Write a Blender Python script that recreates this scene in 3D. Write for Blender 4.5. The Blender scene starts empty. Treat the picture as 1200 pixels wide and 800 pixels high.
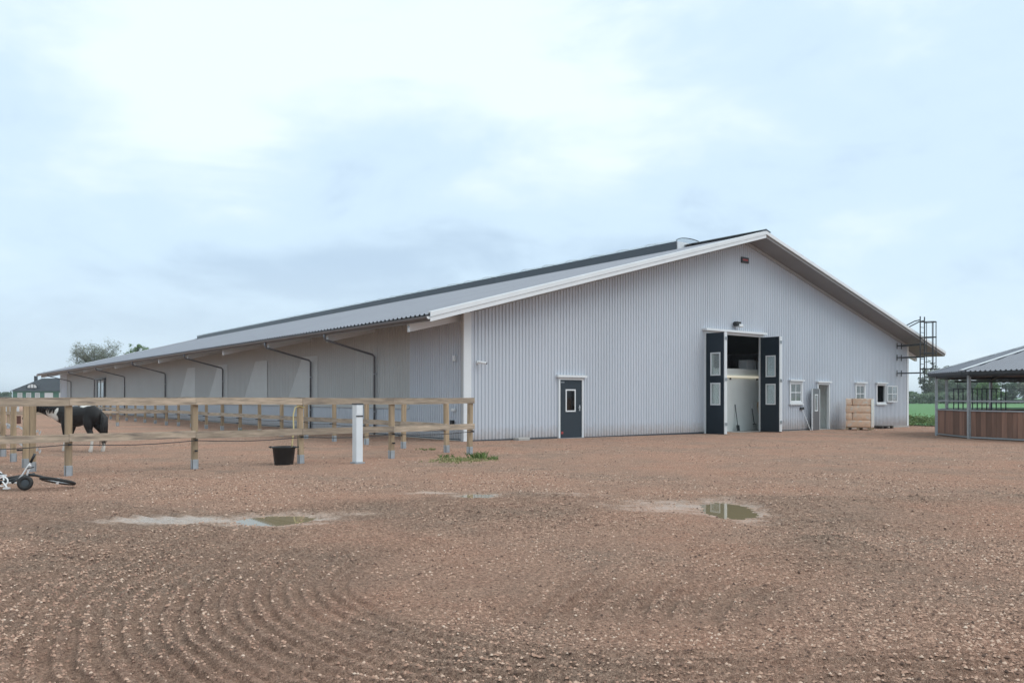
import bpy, bmesh, math, random
import numpy as np
from mathutils import Vector, Matrix
R = math.radians
random.seed(7); rng = np.random.default_rng(7)
scene = bpy.context.scene
COL = scene.collection

# ------------------------------------------------------------------ camera, sky, sun, exposure
CAM_H = 1.5
cam = bpy.data.cameras.new('camera'); cam_o = bpy.data.objects.new('camera', cam); COL.objects.link(cam_o)
cam.sensor_width = 36; cam.lens = 28.08; cam.shift_y = 0.0542; cam.clip_start = .1; cam.clip_end = 9000
cam_o.location = (0, 0, CAM_H); cam_o.rotation_euler = (R(90), 0, 0)
scene.camera = cam_o
SUN_EL, SUN_AZ = 50, 105            # azimuth measured clockwise from +Y (the view direction)
world = bpy.data.worlds.new('World'); scene.world = world; world.use_nodes = True
def build_world():
    nt = world.node_tree; N = nt.nodes; L = nt.links; N.clear()
    out = N.new('ShaderNodeOutputWorld'); bg = N.new('ShaderNodeBackground'); L.new(bg.outputs[0], out.inputs[0])
    bg.inputs['Strength'].default_value = 0.1
    sky = N.new('ShaderNodeTexSky'); sky.sky_type = 'NISHITA'; sky.sun_disc = False
    sky.sun_elevation = R(SUN_EL); sky.sun_rotation = R(SUN_AZ); sky.dust_density = 2.0
    tc = N.new('ShaderNodeTexCoord')
    mp = N.new('ShaderNodeMapping'); mp.inputs['Scale'].default_value = (1.0, 1.0, 2.4); mp.inputs['Location'].default_value = (3.15, .42, .3)
    L.new(tc.outputs['Generated'], mp.inputs[0])
    n1 = N.new('ShaderNodeTexNoise'); n1.inputs['Scale'].default_value = 1.9; n1.inputs['Detail'].default_value = 5; n1.inputs['Roughness'].default_value = .5; n1.inputs['Distortion'].default_value = .35
    L.new(mp.outputs[0], n1.inputs['Vector'])
    n2 = N.new('ShaderNodeTexNoise'); n2.inputs['Scale'].default_value = 5.5; n2.inputs['Detail'].default_value = 5; n2.inputs['Roughness'].default_value = .55; n2.inputs['Distortion'].default_value = .5
    L.new(mp.outputs[0], n2.inputs['Vector'])
    nm = N.new('ShaderNodeMapRange'); nm.inputs[3].default_value = -.2; nm.inputs[4].default_value = .2; L.new(n2.outputs[0], nm.inputs[0])
    n12 = N.new('ShaderNodeMath'); n12.operation = 'ADD'; L.new(n1.outputs[0], n12.inputs[0]); L.new(nm.outputs[0], n12.inputs[1])
    sep = N.new('ShaderNodeSeparateXYZ'); L.new(tc.outputs['Generated'], sep.inputs[0])
    # an overcast deck is brighter overhead than towards the horizon
    el = N.new('ShaderNodeMapRange'); el.inputs[1].default_value = 0; el.inputs[2].default_value = .6; el.inputs[3].default_value = -.06; el.inputs[4].default_value = .17
    L.new(sep.outputs['Z'], el.inputs[0])
    ad = N.new('ShaderNodeMath'); ad.operation = 'ADD'; L.new(n12.outputs[0], ad.inputs[0]); L.new(el.outputs[0], ad.inputs[1])
    ramp = N.new('ShaderNodeValToRGB'); ramp.color_ramp.interpolation = 'EASE'
    e = ramp.color_ramp.elements
    e[0].position = .34; e[0].color = (.51, .66, .82, 1)
    e[1].position = .74; e[1].color = (.86, .98, 1.0, 1)
    m = e.new(.52); m.color = (.65, .82, .97, 1)
    L.new(ad.outputs[0], ramp.inputs[0])
    # pale air near the horizon
    hz = N.new('ShaderNodeMapRange'); hz.inputs[1].default_value = 0; hz.inputs[2].default_value = .16; hz.inputs[3].default_value = .55; hz.inputs[4].default_value = 0
    L.new(sep.outputs['Z'], hz.inputs[0])
    mh = N.new('ShaderNodeMix'); mh.data_type = 'RGBA'; L.new(hz.outputs[0], mh.inputs[0]); L.new(ramp.outputs[0], mh.inputs[6]); mh.inputs[7].default_value = (.78, .90, .96, 1)
    sc = N.new('ShaderNodeVectorMath'); sc.operation = 'SCALE'; sc.inputs['Scale'].default_value = 8.0; L.new(mh.outputs[2], sc.inputs[0])
    mx = N.new('ShaderNodeMix'); mx.data_type = 'RGBA'; mx.inputs[0].default_value = .94
    L.new(sky.outputs[0], mx.inputs[6]); L.new(sc.outputs[0], mx.inputs[7]); L.new(mx.outputs[2], bg.inputs[0])
build_world()
sun = bpy.data.lights.new('sun', 'SUN'); sun.energy = 1.1; sun.angle = R(45); sun.color = (1, .97, .93)
sun_o = bpy.data.objects.new('sun', sun); COL.objects.link(sun_o)
sd = Vector((math.sin(R(SUN_AZ)) * math.cos(R(SUN_EL)), math.cos(R(SUN_AZ)) * math.cos(R(SUN_EL)), math.sin(R(SUN_EL))))
sun_o.rotation_euler = sd.to_track_quat('Z', 'Y').to_euler(); sun_o.location = sd * 60
scene.view_settings.view_transform = 'Standard'; scene.view_settings.look = 'None'
scene.view_settings.gamma = 1; scene.view_settings.use_curve_mapping = False
scene.view_settings.exposure = 0.48

# ------------------------------------------------------------------ helpers
class MB:
    def __init__(s): s.v = []; s.f = []
    def quad(s, *p): i = len(s.v); s.v += [tuple(q) for q in p]; s.f.append(tuple(range(i, i + len(p))))
    def box(s, x0, x1, y0, y1, z0, z1):
        i = len(s.v); s.v += [(x, y, z) for z in (z0, z1) for y in (y0, y1) for x in (x0, x1)]
        s.f += [tuple(i + k for k in q) for q in ((0, 2, 3, 1), (4, 5, 7, 6), (0, 1, 5, 4), (2, 6, 7, 3), (0, 4, 6, 2), (1, 3, 7, 5))]
        return s
    def obox(s, c, size, rot=None):
        m = rot or Matrix.Identity(3); c = Vector(c); i = len(s.v); a, b, d = (k / 2 for k in size)
        s.v += [tuple(c + m @ Vector((x * a, y * b, z * d))) for z in (-1, 1) for y in (-1, 1) for x in (-1, 1)]
        s.f += [tuple(i + k for k in q) for q in ((0, 2, 3, 1), (4, 5, 7, 6), (0, 1, 5, 4), (2, 6, 7, 3), (0, 4, 6, 2), (1, 3, 7, 5))]
        return s
    def beam(s, p, q, w, h, up=(0, 0, 1)):
        p, q = Vector(p), Vector(q); d = q - p; x = d.normalized(); y = Vector(up).cross(x).normalized(); z = x.cross(y)
        return s.obox((p + q) / 2, (d.length, w, h), Matrix((x, y, z)).transposed())
    def rbox(s, c, size, bev, rot=None, seg=1, jit=0):
        bm = bmesh.new(); bmesh.ops.create_cube(bm, size=1)
        for v in bm.verts: v.co = Vector((v.co.x * size[0], v.co.y * size[1], v.co.z * size[2]))
        bmesh.ops.bevel(bm, geom=list(bm.edges), offset=bev, segments=seg, profile=.5, affect='EDGES')
        m = rot or Matrix.Identity(3); c = Vector(c); i = len(s.v)
        bm.verts.index_update()
        for v in bm.verts: s.v.append(tuple(c + m @ (v.co + Vector((random.uniform(-jit, jit) for _ in range(3))))))
        for f in bm.faces: s.f.append(tuple(i + v.index for v in f.verts))
        bm.free(); return s
    def tube(s, pts, r, n=8, caps=True):
        pts = [Vector(p) for p in pts]; i0 = len(s.v); rs = r if isinstance(r, (list, tuple)) else [r] * len(pts)
        a = None
        for k, p in enumerate(pts):
            d = ((pts[k + 1] if k < len(pts) - 1 else p) - (pts[k - 1] if k else p)).normalized()
            if a is None: a = d.orthogonal().normalized()
            else: a = (a - d * a.dot(d)).normalized()
            b = d.cross(a)
            for j in range(n):
                t = 2 * math.pi * j / n; s.v.append(tuple(p + (a * math.cos(t) + b * math.sin(t)) * rs[k]))
        for k in range(len(pts) - 1):
            for j in range(n):
                a0 = i0 + k * n + j; a1 = i0 + k * n + (j + 1) % n; s.f.append((a0, a1, a1 + n, a0 + n))
        if caps:
            s.f.append(tuple(i0 + j for j in reversed(range(n)))); s.f.append(tuple(i0 + (len(pts) - 1) * n + j for j in range(n)))
        return s
    def lathe(s, prof, n=20, c=(0, 0, 0), rot=None):
        i0 = len(s.v); m = rot or Matrix.Identity(3); c = Vector(c)
        for (r, z) in prof:
            for j in range(n):
                t = 2 * math.pi * j / n; s.v.append(tuple(c + m @ Vector((r * math.cos(t), r * math.sin(t), z))))
        for k in range(len(prof) - 1):
            for j in range(n):
                a0 = i0 + k * n + j; a1 = i0 + k * n + (j + 1) % n; s.f.append((a0, a1, a1 + n, a0 + n))
        return s
    def torus(s, c, R_, r, rot=None, n=28, k=8, sx=1.0):
        i0 = len(s.v); m = rot or Matrix.Identity(3); c = Vector(c)
        for a in range(n):
            t = 2 * math.pi * a / n
            for b in range(k):
                p = 2 * math.pi * b / k
                s.v.append(tuple(c + m @ Vector(((R_ + r * math.cos(p)) * math.cos(t), (R_ + r * math.cos(p)) * math.sin(t), r * sx * math.sin(p)))))
        for a in range(n):
            for b in range(k):
                s.f.append((i0 + a * k + b, i0 + ((a + 1) % n) * k + b, i0 + ((a + 1) % n) * k + (b + 1) % k, i0 + a * k + (b + 1) % k))
        return s
    def mesh(s, name):
        m = bpy.data.meshes.new(name); m.from_pydata(s.v, [], s.f); m.update(); return m
    def build(s, name, mat, parent=None, smooth=False):
        return link(name, s.mesh(name), mat, parent, smooth)
def link(name, me, mat, parent=None, smooth=False):
    o = bpy.data.objects.new(name, me); COL.objects.link(o)
    if mat and not me.materials: me.materials.append(mat)
    if smooth: me.polygons.foreach_set('use_smooth', [True] * len(me.polygons))
    if parent: o.parent = parent
    return o
def tag(o, label=None, cat=None, group=None, kind=None):
    for k, v in (('label', label), ('category', cat), ('group', group), ('kind', kind)):
        if v: o[k] = v
    return o
def empty(name, loc=(0, 0, 0), rz=0, label=None, cat=None, group=None):
    o = bpy.data.objects.new(name, None); COL.objects.link(o); o.location = loc; o.rotation_euler = (0, 0, rz); o.empty_display_size = .2
    return tag(o, label, cat, group)
def Rz(a): return Matrix.Rotation(a, 3, 'Z')

# barn frame: s along the gable, t along the building, origin at the near corner
BA = math.atan2(.615, .788); BX, BY = -1.5, 27.0
CU, SU = math.cos(BA), math.sin(BA)
def to_s(x, y): return (x - BX) * CU + (y - BY) * SU
def loc2w(s, t, z=0): return (BX + s * CU - t * SU, BY + s * SU + t * CU, z)
def gz(x, y): return -.007 * min(max(to_s(x, y), 0), 60)
def gzs(s): return -.007 * min(max(s, 0), 60)

# ------------------------------------------------------------------ materials
def srgb(r, g, b): return tuple(((c / 255) / 12.92 if c / 255 < .04045 else ((c / 255 + .055) / 1.055) ** 2.9) for c in (r, g, b)) + (1,)
def mat(name, col, rough=.6, metal=0, var=.0, vscale=3.0, bump=0, bscale=40, stretch=(1, 1, 1), objrand=0, spec=.5, islrand=0, dirt_glare=None):
    m = bpy.data.materials.new(name); m.use_nodes = True; nt = m.node_tree; N = nt.nodes; L = nt.links
    b = N['Principled BSDF']; b.inputs['Roughness'].default_value = rough; b.inputs['Metallic'].default_value = metal
    b.inputs['Specular IOR Level'].default_value = spec
    col = tuple(col[:3]) + (1,); b.inputs['Base Color'].default_value = col
    tc = N.new('ShaderNodeTexCoord'); mp = N.new('ShaderNodeMapping'); mp.inputs['Scale'].default_value = stretch
    L.new(tc.outputs['Object'], mp.inputs[0])
    src = None
    fac = []
    if var:
        n = N.new('ShaderNodeTexNoise'); n.inputs['Scale'].default_value = vscale; n.inputs['Detail'].default_value = 6; n.inputs['Roughness'].default_value = .65
        L.new(mp.outputs[0], n.inputs['Vector'])
        if objrand:
            oi = N.new('ShaderNodeObjectInfo'); va = N.new('ShaderNodeVectorMath'); va.operation = 'ADD'
            cs = N.new('ShaderNodeCombineXYZ'); mu = N.new('ShaderNodeMath'); mu.operation = 'MULTIPLY'; mu.inputs[1].default_value = 37
            L.new(oi.outputs['Random'], mu.inputs[0]); L.new(mu.outputs[0], cs.inputs[0]); L.new(mu.outputs[0], cs.inputs[2])
            L.new(mp.outputs[0], va.inputs[0]); L.new(cs.outputs[0], va.inputs[1]); L.new(va.outputs[0], n.inputs['Vector'])
        mr = N.new('ShaderNodeMapRange'); mr.inputs[1].default_value = .25; mr.inputs[2].default_value = .75; mr.inputs[3].default_value = 1 - var; mr.inputs[4].default_value = 1 + var
        L.new(n.outputs[0], mr.inputs[0]); fac.append(mr.outputs[0])
    if objrand:
        oi2 = N.new('ShaderNodeObjectInfo'); mr = N.new('ShaderNodeMapRange'); mr.inputs[3].default_value = 1 - objrand; mr.inputs[4].default_value = 1 + objrand
        L.new(oi2.outputs['Random'], mr.inputs[0]); fac.append(mr.outputs[0])
    if islrand:
        g = N.new('ShaderNodeNewGeometry'); mr = N.new('ShaderNodeMapRange'); mr.inputs[3].default_value = 1 - islrand; mr.inputs[4].default_value = 1 + islrand
        L.new(g.outputs['Random Per Island'], mr.inputs[0]); fac.append(mr.outputs[0])
    if fac:
        cur = N.new('ShaderNodeRGB'); cur.outputs[0].default_value = col; src = cur.outputs[0]
        for f in fac:
            v = N.new('ShaderNodeVectorMath'); v.operation = 'SCALE'; L.new(src, v.inputs[0]); L.new(f, v.inputs['Scale']); src = v.outputs[0]
        if dirt_glare:
            dcol, dsc, lo, hi = dirt_glare
            dn = N.new('ShaderNodeTexNoise'); dn.inputs['Scale'].default_value = dsc; dn.inputs['Detail'].default_value = 8; L.new(mp.outputs[0], dn.inputs['Vector'])
            dm = N.new('ShaderNodeMapRange'); dm.inputs[1].default_value = lo; dm.inputs[2].default_value = hi; L.new(dn.outputs[0], dm.inputs[0])
            mx = N.new('ShaderNodeMix'); mx.data_type = 'RGBA'; L.new(dm.outputs[0], mx.inputs[0]); L.new(src, mx.inputs[6]); mx.inputs[7].default_value = tuple(dcol[:3]) + (1,); src = mx.outputs[2]
        L.new(src, b.inputs['Base Color'])
    if bump:
        n2 = N.new('ShaderNodeTexNoise'); n2.inputs['Scale'].default_value = bscale; n2.inputs['Detail'].default_value = 5; L.new(mp.outputs[0], n2.inputs['Vector'])
        bp = N.new('ShaderNodeBump'); bp.inputs['Strength'].default_value = bump; bp.inputs['Distance'].default_value = .02
        L.new(n2.outputs[0], bp.inputs['Height']); L.new(bp.outputs[0], b.inputs['Normal'])
    return m
M = {}
M['wall'] = mat('wall_sheet', (.54, .58, .64), .42, 0, .05, .5, 0, stretch=(1, 1, .35), dirt_glare=((.46, .50, .55), .25, .55, .9))
def splash(m):
    nt = m.node_tree; N = nt.nodes; L = nt.links; b = N['Principled BSDF']; src = b.inputs['Base Color'].links[0].from_socket
    tc = N.new('ShaderNodeTexCoord'); sp = N.new('ShaderNodeSeparateXYZ'); L.new(tc.outputs['Object'], sp.inputs[0])
    ns = N.new('ShaderNodeTexNoise'); ns.inputs['Scale'].default_value = 5; ns.inputs['Detail'].default_value = 8; ns.inputs['Roughness'].default_value = .7; L.new(tc.outputs['Object'], ns.inputs['Vector'])
    a = N.new('ShaderNodeMath'); a.operation = 'MULTIPLY_ADD'; L.new(ns.outputs[0], a.inputs[0]); a.inputs[1].default_value = -.75; L.new(sp.outputs['Z'], a.inputs[2])
    r = N.new('ShaderNodeMapRange'); r.inputs[1].default_value = .12; r.inputs[2].default_value = -.42; r.inputs[3].default_value = 0; r.inputs[4].default_value = .6; L.new(a.outputs[0], r.inputs[0])
    x = N.new('ShaderNodeMix'); x.data_type = 'RGBA'; L.new(r.outputs[0], x.inputs[0]); L.new(src, x.inputs[6]); x.inputs[7].default_value = (.33, .25, .20, 1); L.new(x.outputs[2], b.inputs['Base Color'])
splash(M['wall'])
M['curtain'] = mat('curtain', (.44, .455, .455), .5, 0, .06, .6)
M['pale'] = mat('pale_panel_light_patch', (.49, .51, .51), .45, 0, .08, .7)
M['trim'] = mat('white_trim', (.74, .77, .79), .45, 0, .04, 1.2)
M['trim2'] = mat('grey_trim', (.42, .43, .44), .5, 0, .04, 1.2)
M['roof'] = mat('roof_sheet', (.255, .27, .31), .5, .1, .07, .3)
M['roofdark'] = mat('dark_flashing', (.07, .085, .10), .4, .2, .1, 1)
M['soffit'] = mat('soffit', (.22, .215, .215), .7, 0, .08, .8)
M['gutter'] = mat('gutter_steel', (.16, .16, .17), .35, .4, .1, 2)
M['pipe'] = mat('downpipe_steel', (.17, .18, .20), .35, .4, .1, 2)
M['door'] = mat('door_grey', (.032, .045, .058), .5, 0, .06, 2, spec=.3)
M['navy'] = mat('door_navy', (.012, .022, .034), .5, 0, .08, 2, spec=.3)
M['greydoor'] = mat('door_mid_grey', (.13, .14, .155), .45, 0, .06, 2)
M['partition'] = mat('partition', (.84, .88, .86), .6, 0, .06, 1.2)
M['dark'] = mat('dark_interior', (.03, .03, .033), .8, 0, .2, 1)
M['black'] = mat('black_plastic', (.018, .019, .021), .45, 0, .25, 6)
M['galv'] = mat('galvanised', (.42, .46, .49), .42, .55, .14, 9)
M['galvdark'] = mat('dark_steel', (.06, .068, .075), .45, .4, .12, 6)
M['wood'] = mat('weathered_wood', (.42, .335, .255), .85, 0, .4, 2.6, .6, 30, (.9, 7, 7), .2, dirt_glare=((.21, .175, .145), 2.2, .5, .72))
M['postwood'] = mat('post_wood', (.38, .285, .185), .85, 0, .4, 2.5, .4, 30, (5, 5, .5), .16, dirt_glare=((.24, .19, .15), 1.6, .5, .75))
M['paddockwood'] = M['wood']
M['board'] = mat('kick_board', (.225, .125, .09), .65, 0, .3, 2.5, .2, 30, (5, 5, .35), .33)
M['concrete'] = mat('concrete', (.40, .39, .37), .85, 0, .15, 5, .2, 40)
M['rubber'] = mat('rubber', (.02, .02, .02), .7, 0, .2, 20)
M['whiteplastic'] = mat('white_plastic', (.74, .78, .81), .4, 0, .05, 3, dirt_glare=((.55, .52, .47), 2.0, .62, 1.0))
M['cream'] = mat('lamp_tube', (.86, .80, .62), .5); _b = M['cream'].node_tree.nodes['Principled BSDF']; _b.inputs['Emission Color'].default_value = (1, .93, .75, 1); _b.inputs['Emission Strength'].default_value = .28
M['red'] = mat('red_print', (.35, .05, .05), .5)
M['bale'] = mat('bale_wrap', (.88, .62, .44), .28, 0, .14, 7, .6, 12, objrand=.08, dirt_glare=((.84, .76, .68), 7, .52, .72))  # pale blotches are wrap glare painted into the bale colour
M['film'] = mat('clear_film_edge', (.82, .80, .78), .2, 0, .1, 8, .4, 16)
M['yellow'] = mat('yellow_hose', (.62, .52, .25), .5)
M['hoof'] = mat('hoof', (.10, .08, .06), .6)
M['houseroof'] = mat('dark_house_roof', (.033, .04, .048), .8, 0, .2, .8)
M['green'] = mat('green_boards', (.07, .19, .14), .7, 0, .1, 1)
M['bark'] = mat('bark', (.11, .09, .07), .9, 0, .3, 6)
M['brown'] = mat('brown_paint', (.12, .05, .035), .7, 0, .2, 6)
M['tin'] = mat('tin_white', (.7, .72, .73), .4, 0, .05, 3)
def glass_mat(name, col, rough=.03):
    m = bpy.data.materials.new(name); m.use_nodes = True; b = m.node_tree.nodes['Principled BSDF']
    b.inputs['Base Color'].default_value = col + (1,); b.inputs['Roughness'].default_value = rough; b.inputs['IOR'].default_value = 1.5
    b.inputs['Transmission Weight'].default_value = .85
    return m
M['glass'] = glass_mat('window_glass', (.75, .82, .82))
def film_mat(name, fac):
    m = bpy.data.materials.new(name); m.use_nodes = True; nt = m.node_tree; N = nt.nodes; b = N['Principled BSDF']; b.inputs['Base Color'].default_value = (.85, .9, .92, 1); b.inputs['Roughness'].default_value = .2
    t = N.new('ShaderNodeBsdfTransparent'); t.inputs[0].default_value = (.95, .97, .98, 1); x = N.new('ShaderNodeMixShader'); x.inputs[0].default_value = fac
    nt.links.new(b.outputs[0], x.inputs[1]); nt.links.new(t.outputs[0], x.inputs[2]); nt.links.new(x.outputs[0], N['Material Output'].inputs[0]); return m
M['poly'] = film_mat('lantern_poly', .7)
def leaf_mat(name, c1, c2, rough=.65, trans=.25):
    m = bpy.data.materials.new(name); m.use_nodes = True; nt = m.node_tree; N = nt.nodes; L = nt.links; b = N['Principled BSDF']
    g = N.new('ShaderNodeNewGeometry'); mx = N.new('ShaderNodeMix'); mx.data_type = 'RGBA'; L.new(g.outputs['Random Per Island'], mx.inputs[0])
    mx.inputs[6].default_value = c1 + (1,); mx.inputs[7].default_value = c2 + (1,); L.new(mx.outputs[2], b.inputs['Base Color']); b.inputs['Roughness'].default_value = rough
    tr = N.new('ShaderNodeBsdfTranslucent'); L.new(mx.outputs[2], tr.inputs[0]); ms = N.new('ShaderNodeMixShader'); ms.inputs[0].default_value = trans
    L.new(b.outputs[0], ms.inputs[1]); L.new(tr.outputs[0], ms.inputs[2]); L.new(ms.outputs[0], N['Material Output'].inputs[0])
    return m
M['leaf_pale'] = leaf_mat('leaf_pale', (.10, .12, .07), (.19, .21, .13))
M['leaf_green'] = leaf_mat('leaf_green', (.06, .13, .03), (.14, .23, .06))
M['leaf_dark'] = leaf_mat('leaf_dark', (.035, .07, .03), (.07, .12, .05))
M['leaf_far'] = leaf_mat('leaf_far', (.07, .115, .06), (.14, .20, .11))
M['grass'] = leaf_mat('grass', (.06, .13, .03), (.20, .27, .08))
M['dry_grass'] = leaf_mat('dry_grass', (.16, .20, .06), (.45, .40, .20))

# ------------------------------------------------------------------ numpy noise
def _h(ix, iy, seed):
    n = (ix * 374761393 + iy * 668265263 + seed * 1442695041) & 0x7fffffff
    n = ((n ^ (n >> 13)) * 1274126177) & 0x7fffffff
    return ((n ^ (n >> 16)) & 0xffff) / 65535.0
def vn(x, y, seed=0):
    ix = np.floor(x).astype(np.int64); iy = np.floor(y).astype(np.int64); fx = x - ix; fy = y - iy
    fx = fx * fx * (3 - 2 * fx); fy = fy * fy * (3 - 2 * fy)
    a = _h(ix, iy, seed); b = _h(ix + 1, iy, seed); c = _h(ix, iy + 1, seed); d = _h(ix + 1, iy + 1, seed)
    return (a + (b - a) * fx) * (1 - fy) + (c + (d - c) * fx) * fy
def fbm(x, y, seed=0, o=4, g=.5):
    t = 0; a = 1; n = 0
    for k in range(o): t = t + a * vn(x * 2 ** k + 17.3 * k, y * 2 ** k - 9.1 * k, seed + k); n += a; a *= g
    return t / n
def sstep(a, b, x): t = np.clip((x - a) / (b - a), 0, 1); return t * t * (3 - 2 * t)

# puddles: centre x, y, half width, half depth, rotation
PUD = [(-2.92, 9.80, .53, .44, .22), (2.93, 10.75, .36, .80, -.12), (-.52, 12.2, .30, .30, 0)]
PDEP, PLEV = .042, .0152
def pud_d(x, y, p):
    dx = x - p[0]; dy = y - p[1]; c, s = math.cos(p[4]), math.sin(p[4])
    return ((dx * c + dy * s) / p[2]) ** 2 + ((-dx * s + dy * c) / p[3]) ** 2
def ground_fields(x, y):
    s = (x - BX) * CU + (y - BY) * SU
    base = -.007 * np.clip(s, 0, 60)
    near = np.clip(1.6 - np.hypot(x, y) / 22, 0, 1)
    # raked and driven swaths: distance from turning centres gives the groove phase
    wob = (fbm(x * .8, y * .8, 3, 3) - .5) * .17
    r1 = np.hypot(x - .86, y - 6.8)
    d1 = np.where(x < .86, r1, np.where(y < 6.8, 6.8 - y, r1))
    m1 = sstep(1.9, 2.3, d1) * (1 - sstep(5.2, 6.2, d1)) * np.where(x < .86, 1, np.where(y < 6.8, 1 - sstep(4.5, 7.5, x), 1 - sstep(.86, 2.6, x)))
    r2 = np.hypot(x - 5.5, y - 21.5); m2 = sstep(9.3, 9.8, r2) * (1 - sstep(12.2, 13.2, r2)) * sstep(2.2, 3.6, x) * (y < 21)
    r3 = np.hypot(x - 3.9, y - 4.6); m3 = sstep(2.1, 2.4, r3) * (1 - sstep(3.8, 4.4, r3)) * (x < 3.6) * sstep(4.9, 5.8, y) * (1 - m1)
    r4 = np.hypot(x + 9.5, y - 2.0); m4 = sstep(7.6, 7.9, r4) * (1 - sstep(9.6, 10.4, r4)) * (x > -8) * (1 - m1) * sstep(7, 8.5, y)
    m2 = m2 * (1 - m1); 
    patch = sstep(.34, .62, fbm(x * .55, y * .55, 11, 3))
    def groove(d, p): 
        ph = (d + wob) / p; k = np.abs((ph % 1) - .5) * 2
        return sstep(.25, .75, k) + .35 * (vn(d / p * 1.0, np.arctan2(y - 5, x) * 14, 5) - .5)
    # the tread print is broken along its length
    brk = (.5 + .6 * vn(x * 7, y * 7, 9)) * (.7 + .5 * fbm(x * 1.3, y * 1.3, 13, 3))
    g = (m1 * groove(d1, .125) * (.6 + .4 * patch) + 1.2 * m2 * groove(r2, .19) * (.4 + .6 * patch) + 1.1 * m3 * groove(r3, .17) * (.4 + .6 * patch) + 1.1 * m4 * groove(r4, .19) * (.4 + .6 * patch)) * brk
    trk = np.clip(m1 * (.25 + .75 * patch) + (m2 + m3 + m4) * patch, 0, 1)
    pm = np.zeros_like(x); wet = np.zeros_like(x)
    for i, p in enumerate(PUD):
        d = pud_d(x, y, p); pm = np.maximum(pm, np.exp(-d)); wet = np.maximum(wet, np.exp(-d * .33) * .9)
    def blob(cx, cy, rx, ry): return np.exp(-((x - cx) / rx) ** 2 - ((y - cy) / ry) ** 2)
    wet = np.maximum(wet, 1.35 * blob(-4.1, 9.7, .9, .36)); wet = np.maximum(wet, .62 * blob(-2.0, 10.25, .8, .24)); wet = np.maximum(wet, .72 * blob(2.3, 11.0, 1.3, 1.1))
    wet = np.maximum(wet, .75 * blob(-1.3, 12.5, .8, .28)); wet = np.maximum(wet, .55 * blob(.9, 12.3, 1.0, .5)); wet = np.maximum(wet, .5 * blob(-6.3, 9.0, 1.0, .35))
    wet = np.clip(wet * 1.05 - .9 * (fbm(x * 5, y * 8, 21, 5, .7) - .36), 0, 1) * (wet > .12)
    n = (fbm(x * .9, y * .9, 31, 3) - .5) * .03 + (fbm(x * 9, y * 9, 41, 3, .6) - .5) * .016 + (vn(x * 34, y * 34, 47) - .5) * .010
    lump = (fbm(x * 3.2, y * 3.2, 51, 3) - .5) * .03
    side = sstep(-13, -6, -s) * 0 + np.where(((x - BX) * -SU + (y - BY) * CU > -5) & (s < -3.4), 1.0, 0)   # trodden paddock
    h = base + near * ((n + g * .04 * (1 - pm)) * (1 - .75 * np.clip(wet, 0, 1)) + lump * (.3 + .9 * side) * (1 - pm)) - PDEP * pm
    return h, trk, wet, patch, g
def ground_z(x, y):
    h = ground_fields(np.array([float(x)]), np.array([float(y)]))[0]; return float(h[0])

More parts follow.
